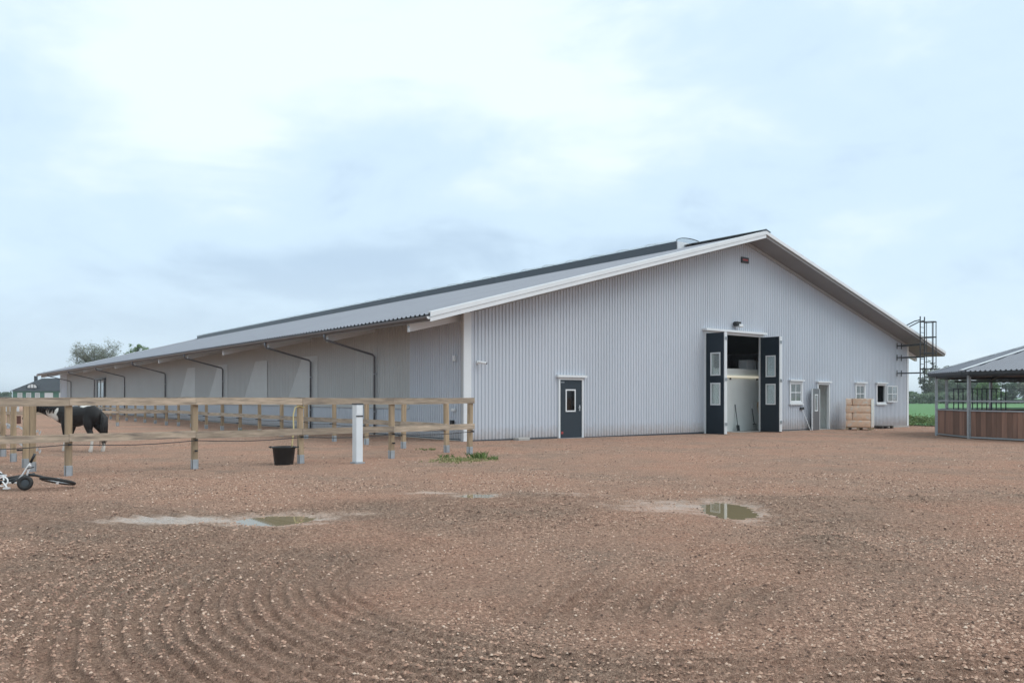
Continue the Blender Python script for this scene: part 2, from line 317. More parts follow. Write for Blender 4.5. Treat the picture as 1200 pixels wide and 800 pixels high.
def build_ground():
    th = np.concatenate([np.linspace(-math.pi, -R(42), 40)[:-1], np.linspace(-R(42), R(42), 900), np.linspace(R(42), math.pi, 40)[1:]])
    rr = [1.2]
    while rr[-1] < 5000:
        r = rr[-1]; k = .0052 if 3.6 < r < 14 else (.0085 if r < 45 else .05); rr.append(r * (1 + k))
    rr = np.array(rr); n, m = len(rr), len(th)
    T, RR = np.meshgrid(th, rr); x = (RR * np.sin(T)).ravel(); y = (RR * np.cos(T)).ravel()
    h, trk, wet, patch, g = ground_fields(x, y)
    co = np.stack([x, y, h], 1)
    co = np.vstack([co, [[0, 0, 0]]])
    me = bpy.data.meshes.new('ground'); idx = np.arange(n * m).reshape(n, m)
    q = np.stack([idx[:-1, :-1], idx[:-1, 1:], idx[1:, 1:], idx[1:, :-1]], -1).reshape(-1, 4)[:, ::-1]
    tri = np.stack([idx[0, :-1], idx[0, 1:], np.full(m - 1, n * m)], 1)
    me.vertices.add(len(co)); me.vertices.foreach_set('co', co.ravel().astype(np.float32))
    nl = q.size + tri.size; me.loops.add(nl); me.loops.foreach_set('vertex_index', np.concatenate([q.ravel(), tri.ravel()]).astype(np.int32))
    me.polygons.add(len(q) + len(tri))
    ls = np.concatenate([np.arange(len(q)) * 4, q.size + np.arange(len(tri)) * 3]).astype(np.int32)
    me.polygons.foreach_set('loop_start', ls); me.polygons.foreach_set('use_smooth', np.ones(len(ls), bool))
    me.update(calc_edges=True); me.validate()
    ca = me.color_attributes.new('wear', 'FLOAT_COLOR', 'POINT')
    dat = np.zeros((len(co), 4), np.float32); dat[:-1, 0] = trk; dat[:-1, 1] = wet; dat[:-1, 2] = patch; dat[:-1, 3] = np.clip(g, 0, 1); ca.data.foreach_set('color', dat.ravel())
    mt = bpy.data.materials.new('gravel_yard'); mt.use_nodes = True; nt = mt.node_tree; N = nt.nodes; L = nt.links; b = N['Principled BSDF']
    tc = N.new('ShaderNodeTexCoord'); at = N.new('ShaderNodeVertexColor'); at.layer_name = 'wear'; sp = N.new('ShaderNodeSeparateColor'); L.new(at.outputs['Color'], sp.inputs[0])
    def noise(sc, d=5, r=.6):
        n_ = N.new('ShaderNodeTexNoise'); n_.inputs['Scale'].default_value = sc; n_.inputs['Detail'].default_value = d; n_.inputs['Roughness'].default_value = r; L.new(tc.outputs['Object'], n_.inputs['Vector']); return n_.outputs[0]
    def mr(s, a, b_, c=0, d=1):
        m_ = N.new('ShaderNodeMapRange'); m_.inputs[1].default_value = a; m_.inputs[2].default_value = b_; m_.inputs[3].default_value = c; m_.inputs[4].default_value = d; L.new(s, m_.inputs[0]); return m_.outputs[0]
    def mix(f, a, b_):
        m_ = N.new('ShaderNodeMix'); m_.data_type = 'RGBA'
        if isinstance(f, float): m_.inputs[0].default_value = f
        else: L.new(f, m_.inputs[0])
        for k, v in ((6, a), (7, b_)):
            if isinstance(v, tuple): m_.inputs[k].default_value = v + (1,)
            else: L.new(v, m_.inputs[k])
        return m_.outputs[2]
    def math_(op, a, b_):
        m_ = N.new('ShaderNodeMath'); m_.operation = op
        for k, v in ((0, a), (1, b_)):
            if isinstance(v, (int, float)): m_.inputs[k].default_value = v
            else: L.new(v, m_.inputs[k])
        return m_.outputs[0]
    c = mix(mr(noise(.38), .40, .60), (.53, .295, .21), (.38, .26, .20))
    c = mix(mr(noise(2.2), .4, .75), c, (.56, .345, .25))
    c = mix(math_('MULTIPLY', sp.outputs[0], .34), c, (.25, .20, .16))
    vo = N.new('ShaderNodeTexVoronoi'); vo.inputs['Scale'].default_value = 105; L.new(tc.outputs['Object'], vo.inputs['Vector'])
    sv = N.new('ShaderNodeSeparateColor'); L.new(vo.outputs['Color'], sv.inputs[0])
    # single stones of the gravel: each cell its own tone
    stone = mix(mr(sv.outputs[0], .2, 1), (.11, .07, .052), (.70, .50, .38))
    c = mix(mr(sv.outputs[1], .3, .95, .1, .6), c, stone)
    fine = noise(190, 4, .75)
    cm = N.new('ShaderNodeVectorMath'); cm.operation = 'SCALE'; L.new(c, cm.inputs[0]); L.new(mr(fine, .3, .7, .5, 1.6), cm.inputs['Scale']); c = cm.outputs[0]
    mid = noise(26, 5, .7)
    cm = N.new('ShaderNodeVectorMath'); cm.operation = 'SCALE'; L.new(c, cm.inputs[0]); L.new(mr(mid, .3, .7, .55, 1.55), cm.inputs['Scale']); c = cm.outputs[0]
    c = mix(mr(sp.outputs[1], .15, 1.0, 0, .6), c, (.37, .30, .245))
    L.new(c, b.inputs['Base Color'])
    L.new(mr(sp.outputs[1], .2, .95, 1.0, .14), b.inputs['Roughness'])
    L.new(mr(sp.outputs[1], .3, .7, .06, .5), b.inputs['Specular IOR Level'])
    h = math_('ADD', math_('MULTIPLY', math_('SUBTRACT', 1.0, vo.outputs['Distance']), .8), math_('ADD', math_('MULTIPLY', noise(30, 8, .75), 2.4), math_('MULTIPLY', fine, .8)))
    bp = N.new('ShaderNodeBump'); bp.inputs['Distance'].default_value = .02; L.new(h, bp.inputs['Height']); L.new(mr(sp.outputs[1], .3, .8, 1.0, .22), bp.inputs['Strength']); L.new(bp.outputs[0], b.inputs['Normal'])
    tag(link('ground', me, mt), kind='structure')
build_ground()

def build_puddles():
    m = bpy.data.materials.new('puddle_water'); m.use_nodes = True; b = m.node_tree.nodes['Principled BSDF']
    b.inputs['Base Color'].default_value = (.25, .20, .12, 1); b.inputs['Roughness'].default_value = .02; b.inputs['IOR'].default_value = 1.33
    for p in PUD:
        mb = MB(); n = 40; c, s = math.cos(p[4]), math.sin(p[4]); z = gz(p[0], p[1]) - PLEV
        ring = [(p[0] + 1.6 * (p[2] * math.cos(a) * c - p[3] * math.sin(a) * s), p[1] + 1.6 * (p[2] * math.cos(a) * s + p[3] * math.sin(a) * c), z) for a in (2 * math.pi * k / n for k in range(n))]
        mb.quad(*ring); tag(mb.build('puddle', m), kind='structure')
build_puddles()

def build_pebbles():
    # loose stones lying on the yard, one mesh
    me = bpy.data.meshes.new('loose_gravel')
    X = []; Y = []; S = []
    for (r0, r1, dens, s0, s1) in ((3.3, 6, 4200, .003, .0145), (6, 10, 2000, .004, .016), (10, 17, 480, .006, .020), (17, 30, 60, .009, .025)):
        a = R(38); n = int(dens * a * (r1 * r1 - r0 * r0)); r = np.sqrt(rng.uniform(r0 * r0, r1 * r1, n)); t = rng.uniform(-a, a, n)
        x = r * np.sin(t); y = r * np.cos(t); dn = fbm(x * .6, y * .6, 71, 3)
        dn = dn + .28 * np.exp(-((x - 3.6) / 1.7) ** 2 - ((y - 5.6) / 1.6) ** 2) + .12 * np.exp(-((x + 2.6) / 1.2) ** 2 - ((y - 5.2) / 1.2) ** 2)
        _, tk, wt, _, gg = ground_fields(x, y)      # tyres throw the stones up onto the ridges of the print
        k = rng.uniform(.25, .85, n) < (dn * np.where(tk > .3, .55 + .65 * np.clip(gg, 0, 1), 1) * (1 - .6 * wt))
        x, y = x[k], y[k]; X.append(x); Y.append(y); S.append(s0 + (s1 - s0) * rng.uniform(0, 1, len(x)) ** 2.9)
    X = np.concatenate(X); Y = np.concatenate(Y); S = np.concatenate(S)
    h, trk, wet, _, _ = ground_fields(X, Y); n = len(X)
    top = np.array([(0, 0, .8), (1, 0, -.1), (.35, .9, -.1), (-.75, .6, -.2), (-.8, -.55, -.1), (.25, -.95, -.2)])
    fc = np.array([(0, 1, 2), (0, 2, 3), (0, 3, 4), (0, 4, 5), (0, 5, 1)])
    v = np.repeat(top[None], n, 0) * rng.uniform(.65, 1.35, (n, 6, 3)); a = rng.uniform(0, 6.28, n); c, s = np.cos(a)[:, None], np.sin(a)[:, None]
    v = np.stack([v[..., 0] * c - v[..., 1] * s, v[..., 0] * s + v[..., 1] * c, v[..., 2] * .9], -1) * S[:, None, None]
    v += np.stack([X, Y, h + S * .22], 1)[:, None, :]
    f = (fc[None] + (np.arange(n) * 6)[:, None, None]).reshape(-1, 3)
    me.vertices.add(n * 6); me.vertices.foreach_set('co', v.ravel().astype(np.float32)); me.loops.add(f.size); me.loops.foreach_set('vertex_index', f.ravel().astype(np.int32))
    me.polygons.add(len(f)); me.polygons.foreach_set('loop_start', (np.arange(len(f)) * 3).astype(np.int32)); me.update(calc_edges=True)
    m = bpy.data.materials.new('pebble'); m.use_nodes = True; nt = m.node_tree; N = nt.nodes; L = nt.links
    g = N.new('ShaderNodeNewGeometry'); rp = N.new('ShaderNodeValToRGB'); e = rp.color_ramp.elements
    e[0].color = (.09, .062, .05, 1); e[1].color = (.64, .50, .40, 1); e[1].position = 1
    for p, cc in ((.12, (.17, .105, .08, 1)), (.35, (.37, .225, .165, 1)), (.8, (.50, .325, .24, 1)), (.95, (.60, .43, .33, 1))): q = e.new(p); q.color = cc
    L.new(g.outputs['Random Per Island'], rp.inputs[0]); L.new(rp.outputs[0], N['Principled BSDF'].inputs['Base Color']); N['Principled BSDF'].inputs['Roughness'].default_value = .9; N['Principled BSDF'].inputs['Specular IOR Level'].default_value = .12
    tag(link('loose_gravel', me, m), 'loose pale and brown stones scattered over the yard', 'gravel', kind='stuff')
build_pebbles()

def build_field():
    mb = MB()
    xs = [24.6, 40, 70, 120, 300, 1200]; ys = [47.4, 60, 90, 130]
    for i in range(len(xs) - 1):
        for j in range(len(ys) - 1):
            mb.quad(*[(x, y, gz(x, y) + .05) for x, y in ((xs[i], ys[j]), (xs[i + 1], ys[j]), (xs[i + 1], ys[j + 1]), (xs[i], ys[j + 1]))])
    xs = [-3000, -600, -200, -60, 24.6, 40, 70, 120, 300, 1200, 3000]; ys = [130, 300, 900, 4500]
    for i in range(len(xs) - 1):
        for j in range(len(ys) - 1):
            mb.quad(*[(x, y, gz(x, y) + .05) for x, y in ((xs[i], ys[j]), (xs[i + 1], ys[j]), (xs[i + 1], ys[j + 1]), (xs[i], ys[j + 1]))])
    m = mat('field_green', (.085, .215, .06), .85, 0, .22, .15, .6, 3)
    tag(mb.build('field', m), kind='structure')
    # tall growth along the near edge of the field
    mb = MB()
    for k in range(16000):
        y = 47.3 + random.random() ** 2 * 14; x = random.uniform(23.2 + (0 if y < 49 else .8), 42)
        hm = (.62 if y < 49.5 else .30) * (.6 + .8 * float(vn(np.array([x * 1.3]), np.array([y * 1.3]), 8)[0])); z = gz(x, y) + random.random() ** .7 * hm
        u = Vector((random.gauss(0, 1), random.gauss(0, 1), random.gauss(.4, .8))).normalized(); v = u.orthogonal().normalized(); s_ = random.uniform(.04, .11); p = Vector((x, y, z))
        mb.quad(p - u * s_, p + v * s_ * .5, p + u * s_, p - v * s_ * .5)
    tag(mb.build('field_edge_growth', M['grass']), 'tall dark green growth along the near edge of the field', 'grass', kind='stuff')
build_field()

# ------------------------------------------------------------------ the barn
W, LEN, HE, SL = 30.8, 81.0, 4.44, .27      # width, length, wall height at the eaves, roof slope
VO, EO, RT = 1.09, 2.14, .22                # verge overhang, eave overhang, roof thickness
RID = W / 2
def roof_under(s): return HE + SL * (s if s < RID else W - s)
def ribbed(mb, x0, x1, zb, zt, place, openings=(), pitch=.15, depth=.028, phase=0.0):
    prof = ((0, 0), (.44, 0), (.56, 1), (.88, 1), (1, 0))       # one rib: wide outer flat, narrow recess
    xs = {x0, x1}
    k = math.floor((x0 - phase) / pitch)
    while k * pitch + phase < x1:
        for a, _ in prof[:-1]:
            x = k * pitch + phase + a * pitch
            if x0 < x < x1: xs.add(round(x, 5))
        k += 1
    for (a, b, c, d) in openings:
        for e in (a, b):
            if x0 < e < x1: xs.add(e)
    if x0 < RID < x1 and zt(RID) > zt(x0) + .5: xs.add(RID)
    xs = sorted(xs)
    def off(x):
        f = ((x - phase) / pitch) % 1.0
        for (a, va), (b, vb) in zip(prof, prof[1:]):
            if a <= f <= b: return -depth * (va + (vb - va) * (f - a) / (b - a))
        return 0
    for a, b in zip(xs, xs[1:]):
        if b - a < 1e-4: continue
        m_ = (a + b) / 2; cuts = sorted((c, d) for (p, q, c, d) in openings if p <= m_ <= q)
        oa, ob = off(a + 1e-6), off(b - 1e-6)
        lo = None
        for (c, d) in cuts + [(None, None)]:
            za = zb if lo is None else lo
            t0, t1 = (zt(a), zt(b)) if c is None else (c, c)
            if t0 > za: mb.quad(place(a, oa, za), place(b, ob, za), place(b, ob, t1), place(a, oa, t0))
            lo = d
barn = empty('stable_barn', (BX, BY, 0), BA, 'long grey corrugated metal barn with low gable roof and wide open doorway', 'barn')

# openings in the gable: s0, s1, z0, z1
G_DOOR = (4.06, 5.30, gzs(4.6) - .1, 2.2); G_BIG = (12.60, 16.62, gzs(14) - .12, 4.28)
G_W1 = (18.92, 19.98, 1.2, 2.24); G_D2 = (21.35, 22.42, gzs(22) - .15, 2.17); G_W2 = (24.98, 25.98, 1.15, 2.2); G_W3 = (27.16, 28.2, 1.15, 2.2)
mb = MB()
ribbed(mb, .12, W - .15, -.5, roof_under, lambda x, o, z: (x, -o, z), [G_DOOR, G_BIG, G_W1, G_D2, G_W2, G_W3])
mb.build('gable_wall', M['wall'], barn)
# long side: ribbed at the near end, then a low ribbed wall with wind curtain above
mb = MB(); ribbed(mb, .16, 3.8, -.5, lambda x: HE, lambda x, o, z: (-o, x, z), depth=.04); mb.build('side_wall', M['wall'], barn)
mb = MB(); ribbed(mb, 3.8, LEN - 4.0, -.5, lambda x: 1.06, lambda x, o, z: (-o, x, z)); mb.build('low_side_wall', M['wall'], barn)
mb = MB(); ribbed(mb, LEN - 4.0, LEN, -.5, lambda x: HE, lambda x, o, z: (-o, x, z)); mb.build('side_wall', M['wall'], barn)
mb = MB(); mb.box(-.05, .03, 3.8, LEN - 4.0, 1.06, 1.21); mb.build('curtain_sill', M['trim2'], barn).data.materials[0] = M['pale']
BEAMS = [.5 + 6.15 * k for k in range(14)]
for a, b in zip([3.8] + BEAMS[2:-1], BEAMS[2:]):      # one curtain per bay
    b = min(b, LEN - 4.0)
    if b <= a: continue
    mb = MB(); ribbed(mb, a + .004, b - .004, 1.21, lambda x: HE, lambda x, o, z: (-o + .02, x, z), pitch=.2, depth=.024); mb.build('wind_curtain', M['curtain'], barn)
for k in range(2, 6):                                # light showing on the curtains, put in as pale patches of six strips
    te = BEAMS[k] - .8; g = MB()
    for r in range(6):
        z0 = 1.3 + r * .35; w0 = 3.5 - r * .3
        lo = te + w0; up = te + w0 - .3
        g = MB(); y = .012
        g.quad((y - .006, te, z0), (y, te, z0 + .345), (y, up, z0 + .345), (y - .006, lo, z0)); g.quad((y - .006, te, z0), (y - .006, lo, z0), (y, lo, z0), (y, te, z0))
        g.build('curtain_light_patch', M['pale'], barn)
# other walls keep the inside dark
mb = MB(); ribbed(mb, 0, LEN, -.8, lambda x: HE, lambda x, o, z: (W + o, x, z), pitch=.32); mb.build('rear_side_wall', M['wall'], barn)
mb = MB(); ribbed(mb, 0, W, -.8, roof_under, lambda x, o, z: (x, LEN + o, z), pitch=.32); mb.build('far_gable_wall', M['wall'], barn)
# corner trims
MB().box(-.17, .13, -.03, .03, -.4, HE - .065).build('corner_trim', M['trim'], barn)
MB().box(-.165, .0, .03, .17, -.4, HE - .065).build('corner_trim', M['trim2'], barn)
MB().box(W - .16, W + .03, -.03, .05, -.6, HE - .02).build('corner_trim', M['trim'], barn)
MB().box(-.05, .16, LEN - .15, LEN + .03, -.3, HE - .02).build('corner_trim', M['trim'], barn)
# plinth
MB().box(-.03, W + .02, -.06, .0, -.9, gzs(15) - .02).box(-.06, .0, 0, LEN, -.5, .03).build('plinth', M['concrete'], barn)
mb = MB()  # thin dark strip along the foot of the walls
for a, b in ((.14, 4.0), (5.36, 12.45), (16.75, 21.2), (22.55, W - .17)): mb.box(a, b, -.022, -.004, min(gzs(a), gzs(b)) - .2, gzs((a + b) / 2) + .055)
mb.box(-.045, -.03, .2, LEN, -.1, .06); mb.build('base_strip', M['roofdark'], barn)
# roof: slab with soffit, ribbed sheet on top
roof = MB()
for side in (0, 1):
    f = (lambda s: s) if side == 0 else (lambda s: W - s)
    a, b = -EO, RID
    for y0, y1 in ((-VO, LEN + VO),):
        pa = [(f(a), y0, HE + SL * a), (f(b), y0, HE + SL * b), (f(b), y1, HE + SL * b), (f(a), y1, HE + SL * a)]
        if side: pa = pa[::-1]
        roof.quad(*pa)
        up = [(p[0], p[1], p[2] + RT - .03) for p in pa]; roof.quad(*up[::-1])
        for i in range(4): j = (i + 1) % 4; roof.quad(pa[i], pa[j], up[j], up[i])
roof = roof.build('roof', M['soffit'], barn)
for side in (0, 1):
    mb = MB(); prof = ((0, 1), (.22, 1), (.36, 0), (.86, 0), (1, 1)); P = .28; y = -VO
    while y < LEN + VO:
        for (a, va), (b, vb) in zip(prof, prof[1:]):
            ya, yb = y + a * P, y + b * P; za, zb_ = RT + .045 * va, RT + .045 * vb
            e, r_ = -EO - .05, RID
            p = [(e, ya, HE + SL * e + za), (e, yb, HE + SL * e + zb_), (r_, yb, HE + SL * r_ + zb_), (r_, ya, HE + SL * r_ + za)]
            if side: p = [(W - q[0], q[1], q[2]) for q in p]
            mb.quad(*p)
        y += P
    mb.build('roof_sheet', M['roof'], roof)
    # verge boards: an upper flashing proud of a lower board
    for yy in (-VO, LEN + VO):
        sg = -1 if yy < 0 else 1
        for (h0, h1, o0, o1, nm) in ((RT - .08, RT + .07, .0, .055, 'verge_flashing'), (-.01, RT - .085, .0, .03, 'verge_board')):
            if side and nm == 'verge_board': continue
            mb = MB(); e, r_ = -EO - .04, RID
            xs = (e, r_) if not side else (W - e, W - r_)
            for (oa) in (0,):
                y0, y1 = yy + sg * o0, yy + sg * o1
                c = [(xs[0], HE + SL * e + h0), (xs[1], HE + SL * r_ + h0), (xs[1], HE + SL * r_ + h1), (xs[0], HE + SL * e + h1)]
                A = [(q[0], y0, q[1]) for q in c]; B = [(q[0], y1, q[1]) for q in c]
                mb.quad(*A); mb.quad(*B[::-1])
                for i in range(4): j = (i + 1) % 4; mb.quad(A[i], B[i], B[j], A[j])
            mb.build(nm, M['trim'], roof)
        # flashing lip folded over the sheet
        mb = MB(); p0 = Vector((xs[0], yy + .05, HE + SL * e + RT + .07)); p1 = Vector((xs[1], yy + .05, HE + SL * RID + RT + .07)); mb.beam(p0, p1, .16, .035); mb.build('verge_cap', M['trim'], roof)
    # soffit trim where the gable wall meets the roof
    mb = MB(); xs = (.3, RID) if not side else (W - .3, RID)
    mb.beam((xs[0], -.05, roof_under(.3) - .06), (xs[1], -.05, roof_under(RID) - .06), .05, .12); mb.build('soffit_trim', M['trim2'], barn)
# ridge cap and the long ridge lantern
mb = MB(); RZ = HE + SL * RID + RT
for sg in (-1, 1):
    mb.quad(*[(RID, -VO - .03, RZ + .17), (RID, LEN + VO, RZ + .17), (RID + sg * .4, LEN + VO, RZ + .05), (RID + sg * .4, -VO - .03, RZ + .05)][::sg])
mb.quad((RID - .4, -VO - .03, RZ + .05), (RID + .4, -VO - .03, RZ + .05), (RID, -VO - .03, RZ + .17)); mb.build('ridge_cap', M['roofdark'], roof)
L0, L1, LW, LB, LH = 3.2, 79.0, .95, RZ - .35, RZ + .17
mb = MB(); mb.box(RID - LW, RID - LW + .06, L0, L1, LB, LH); mb.box(RID + LW - .06, RID + LW, L0, L1, LB, LH); mb.build('lantern_kerb', M['roofdark'], roof)
mb = MB()
n = 10
def arc(k): a = math.pi * k / n; return (RID - (LW + .04) * math.cos(a), LH + .22 * math.sin(a))
for j in range(38):
    y0 = L0 + (L1 - L0) * j / 38; y1 = L0 + (L1 - L0) * (j + 1) / 38 - .03
    for k in range(n):
        (xa, za), (xb, zb_) = arc(k), arc(k + 1); mb.quad((xa, y0, za), (xb, y0, zb_), (xb, y1, zb_), (xa, y1, za))
mb.build('lantern_glazing', M['poly'], roof)
for y in [L0 + (L1 - L0) * j / 38 - .015 for j in range(0, 39)]:
    MB().tube([(arc(k)[0], y, arc(k)[1] + .01) for k in range(n + 1)], .022, 4).build('lantern_rib', M['galvdark'] if y < L0 + .1 else M['galv'], roof)
mb = MB(); mb.quad((RID - LW, L0, LB), (RID + LW, L0, LB), (RID + LW, L0, LH), (RID - LW, L0, LH)); mb.build('lantern_end', M['trim'], roof)
# gutters with end caps, beams and downpipes on the near side
def gutter(sx, sg):
    mb = MB(); z = HE - SL * (EO + .09) + RT - .06; n = 8
    pts = [(sx + sg * .075 * (1 - math.cos(math.pi * k / n)) , z - .085 * math.sin(math.pi * k / n)) for k in range(n + 1)]
    for i in range(n): mb.quad((pts[i][0], -VO, pts[i][1]), (pts[i + 1][0], -VO, pts[i + 1][1]), (pts[i + 1][0], LEN + VO, pts[i + 1][1]), (pts[i][0], LEN + VO, pts[i][1]))
    g = mb.build('gutter', M['gutter'], barn, True)
    c = MB(); c.quad(*[(p[0], -VO - .004, p[1]) for p in pts]); c.quad(*[(p[0], -VO + .02, p[1]) for p in pts]); c.build('gutter_cap', M['trim'], g)
    return z
gzv = gutter(-EO - .01, -1); gutter(W + EO + .01, 1)
for k, t in enumerate(BEAMS):
    for side in (0, 1):
        mb = MB(); e = -2.0
        q = [(.3, HE + SL * .3 - .002), (e, HE + SL * e - .002), (e, HE + SL * e - .27), (.3, HE + SL * .3 - .34)]
        if side: q = [(W - a, b) for a, b in q]
        A = [(a, t - .08, b) for a, b in q]; B = [(a, t + .08, b) for a, b in q]
        mb.quad(*A); mb.quad(*B[::-1])
        for i in range(4): j = (i + 1) % 4; mb.quad(A[i], A[j], B[j], B[i])
        bo = mb.build('roof_beam', M['trim'], barn)
        if not side: MB().tube([(e - .012, t, HE + SL * e - .1), (e + .01, t, HE + SL * e - .1)], .055, 10).build('beam_bolt_plate', M['galv'], bo)
for k in (1, 2, 4, 6, 8, 10, 12):
    t = BEAMS[k] - .22; zb_ = gzv - .07
    pts = [(-EO - .085, t, zb_), (-EO - .085, t, zb_ - .16), (-EO - .03, t, zb_ - .24), (-.16, t, zb_ - .74 - .0), (-.075, t, zb_ - .82), (-.075, t, .0)]
    dp = MB().tube(pts, .045, 8).build('downpipe', M['pipe'], barn, True)
    for z in (.9, 2.4): MB().box(-.125, -.0, t - .055, t + .055, z, z + .035).build('pipe_clip', M['galv'], dp)
# light metal door far along the side
fd = MB().box(-.1, -.02, 57.2, 60.2, -.2, 3.0).build('side_door', M['pale'], barn)
MB().box(-.16, -.1, 57.1, 57.3, 0, 3.1).box(-.16, -.1, 60.1, 60.3, 0, 3.1).box(-.3, -.02, 56.9, 60.5, 3.1, 3.2).box(-.14, -.1, 58.65, 58.8, 0, 3.1).build('door_frame', M['roofdark'], fd)
for a in (57.5, 59.0): MB().box(-.108, -.102, a, a + .95, 1.2, 2.8).build('door_pane', M['glass'], fd)

def frame(s0, s1, z0, z1, w=.09, y0=-.06, y1=.05, bottom=True):
    mb = MB(); mb.box(s0 - w, s0, y0, y1, z0 - (w if bottom else 0), z1 + w); mb.box(s1, s1 + w, y0, y1, z0 - (w if bottom else 0), z1 + w); mb.box(s0, s1, y0, y1, z1, z1 + w)
    if bottom: mb.box(s0, s1, y0, y1, z0 - w, z0)
    return mb
# grey pedestrian door
s0, s1, z0, z1 = G_DOOR; z0 = gzs(4.7) + .02
d1 = MB().box(s0 + .07, s1 - .07, -.015, .045, z0, z1 - .06).build('door', M['door'], barn)
frame(s0 + .07, s1 - .07, z0, z1 - .06, .075, -.05, .06, False).build('door_frame', M['trim'], d1)
MB().box(s0 - .10, s1 + .12, -.13, -.0, z1 + .03, z1 + .115).build('door_hood', M['trim'], d1)
MB().box(s0 + .0, s1 - .0, -.1, -.02, z0 - .1, z0 - .005).build('door_threshold', M['galv'], d1)
frame(4.46, 4.86, 1.0, 1.74, .05, -.035, -.012).build('vision_frame', M['trim'], d1)
MB().box(4.46, 4.86, -.026, -.018, 1.0, 1.74).build('vision_pane', M['black'], d1).data.materials[0] = glass_mat('dark_vision_glass', (.02, .02, .025))
MB().box(5.09, 5.15, -.03, -.012, .98, 1.2).tube([(5.12, -.02, 1.1), (5.12, -.075, 1.1), (5.0, -.075, 1.1)], .011, 6).build('door_handle', M['galv'], d1)
MB().box(4.2, 4.3, -.02, -.013, .13, .22).build('sticker', M['red'], d1)
MB().box(s0 + .12, s0 + .3, -.02, -.013, 2.03, 2.06).build('maker_plate', M['galv'], d1)

# wide folding doors: two leaves on each side, folded outwards
s0, s1, z0, z1 = G_BIG; z0 = gzs(14.5) + .0
frame(s0, s1, z0, z1, .10, -.07, .12, False).build('doorway_frame', M['trim'], barn)
MB().box(s0 - .22, s1 + .2, -.22, -.0, z1 + .105, z1 + .2).build('doorway_hood', M['trim'], barn)
MB().box(s0, s1, -.3, .25, z0 - .3, z0 - .02).build('doorway_sill', M['concrete'], barn)
def big_leaf(sx, face, name_parent):
    # leaf standing square to the wall from y = -.05 to y = -1.03; windows cut right through
    y0, y1 = -1.02, -.03; th = .05; zb_, zt_ = z0 + .03, z1 - .02
    wins = ((.72, 1.78), (2.28, 3.36)); wins = ((1.18, 2.08), (2.45, 3.38)); wy0, wy1 = -.80, -.34
    mb = MB(); mb.box(sx, sx + th, y0, wy0, zb_, zt_); mb.box(sx, sx + th, wy1, y1, zb_, zt_)
    zz = [zb_, wins[0][0], wins[0][1], wins[1][0], wins[1][1], zt_]
    for a, b in ((0, 1), (2, 3), (4, 5)): mb.box(sx, sx + th, wy0, wy1, zz[a], zz[b])
    leaf = mb.build('folding_leaf', M['navy'], barn)
    for (a, b) in wins:
        f = MB(); o0, o1 = sx - .02, sx + th + .02
        f.box(o0, o1, wy0 - .03, wy0 + .02, a - .03, b + .03); f.box(o0, o1, wy1 - .02, wy1 + .03, a - .03, b + .03); f.box(o0, o1, wy0 + .02, wy1 - .02, a - .03, a + .02); f.box(o0, o1, wy0 + .02, wy1 - .02, b - .02, b + .03)
        f.build('leaf_window_frame', M['trim'], leaf)
        MB().box(sx + .015, sx + .028, wy0 + .02, wy1 - .02, a + .02, b - .02).build('leaf_window_pane', M['glass'], leaf)
    MB().box(sx - .012, sx + th + .012, y0 - .035, y0, zb_, zt_).build('edge_strip', M['trim'], leaf)
    MB().box(sx - .006, sx + th + .006, y1, y1 + .03, zb_, zt_).build('edge_strip', M['trim2'], leaf)
    MB().box(sx - .008, sx + th + .008, y0, y1, zb_ - .03, zb_ + .012).build('bottom_seal', M['black'], leaf)
    for z in (.35, 2.25, 4.0): MB().tube([(sx + th / 2, y0 - .05, z - .07), (sx + th / 2, y0 - .05, z + .07)], .022, 8).build('leaf_hinge', M['galv'], leaf)
    return leaf
big_leaf(s0 - .07, -1, barn); big_leaf(s0 + .02, 1, barn); big_leaf(s1 - .07, -1, barn); big_leaf(s1 + .02, 1, barn)
# wall lamp above, plate below the ridge, camera and boxes by the corner
wl = MB().rbox((14.62, -.16, 4.78), (.34, .2, .2), .03).box(14.52, 14.72, -.1, .0, 4.72, 4.86).build('wall_lamp', M['black'], barn)
MB().rbox((14.74, -.2, 4.70), (.28, .2, .14), .02).build('lamp_lens', M['trim'], wl)
pl = MB().box(15.1, 15.62, -.05, .0, 7.6, 7.86).build('gable_plate', M['black'], barn)
MB().box(15.17, 15.55, -.056, -.048, 7.7, 7.78).build('plate_mark', M['red'], pl)
cm_ = MB().box(.36, .44, -.05, .0, 2.62, 2.74).tube([(.40, -.05, 2.68), (.43, -.16, 2.66)], .02, 6).build('security_camera', M['trim'], barn)
MB().tube([(.36, -.14, 2.69), (.60, -.24, 2.65)], .045, 10).build('camera_body', M['trim'], cm_)
MB().tube([(.60, -.24, 2.65), (.63, -.252, 2.644)], .035, 10).build('camera_lens', M['black'], cm_)
MB().rbox((-.05, .72, 2.83), (.1, .14, .2), .015).build('sensor_box', M['trim'], barn)
MB().rbox((-.05, .78, 1.06), (.08, .22, .1), .012).build('socket_box', M['trim'], barn)
MB().rbox((-.06, .86, .62), (.1, .16, .16), .012).build('socket_box', M['black'], barn)
MB().rbox((2.1, -.3, -.0), (.52, .32, .16), .02).build('step_block', M['concrete'], barn)

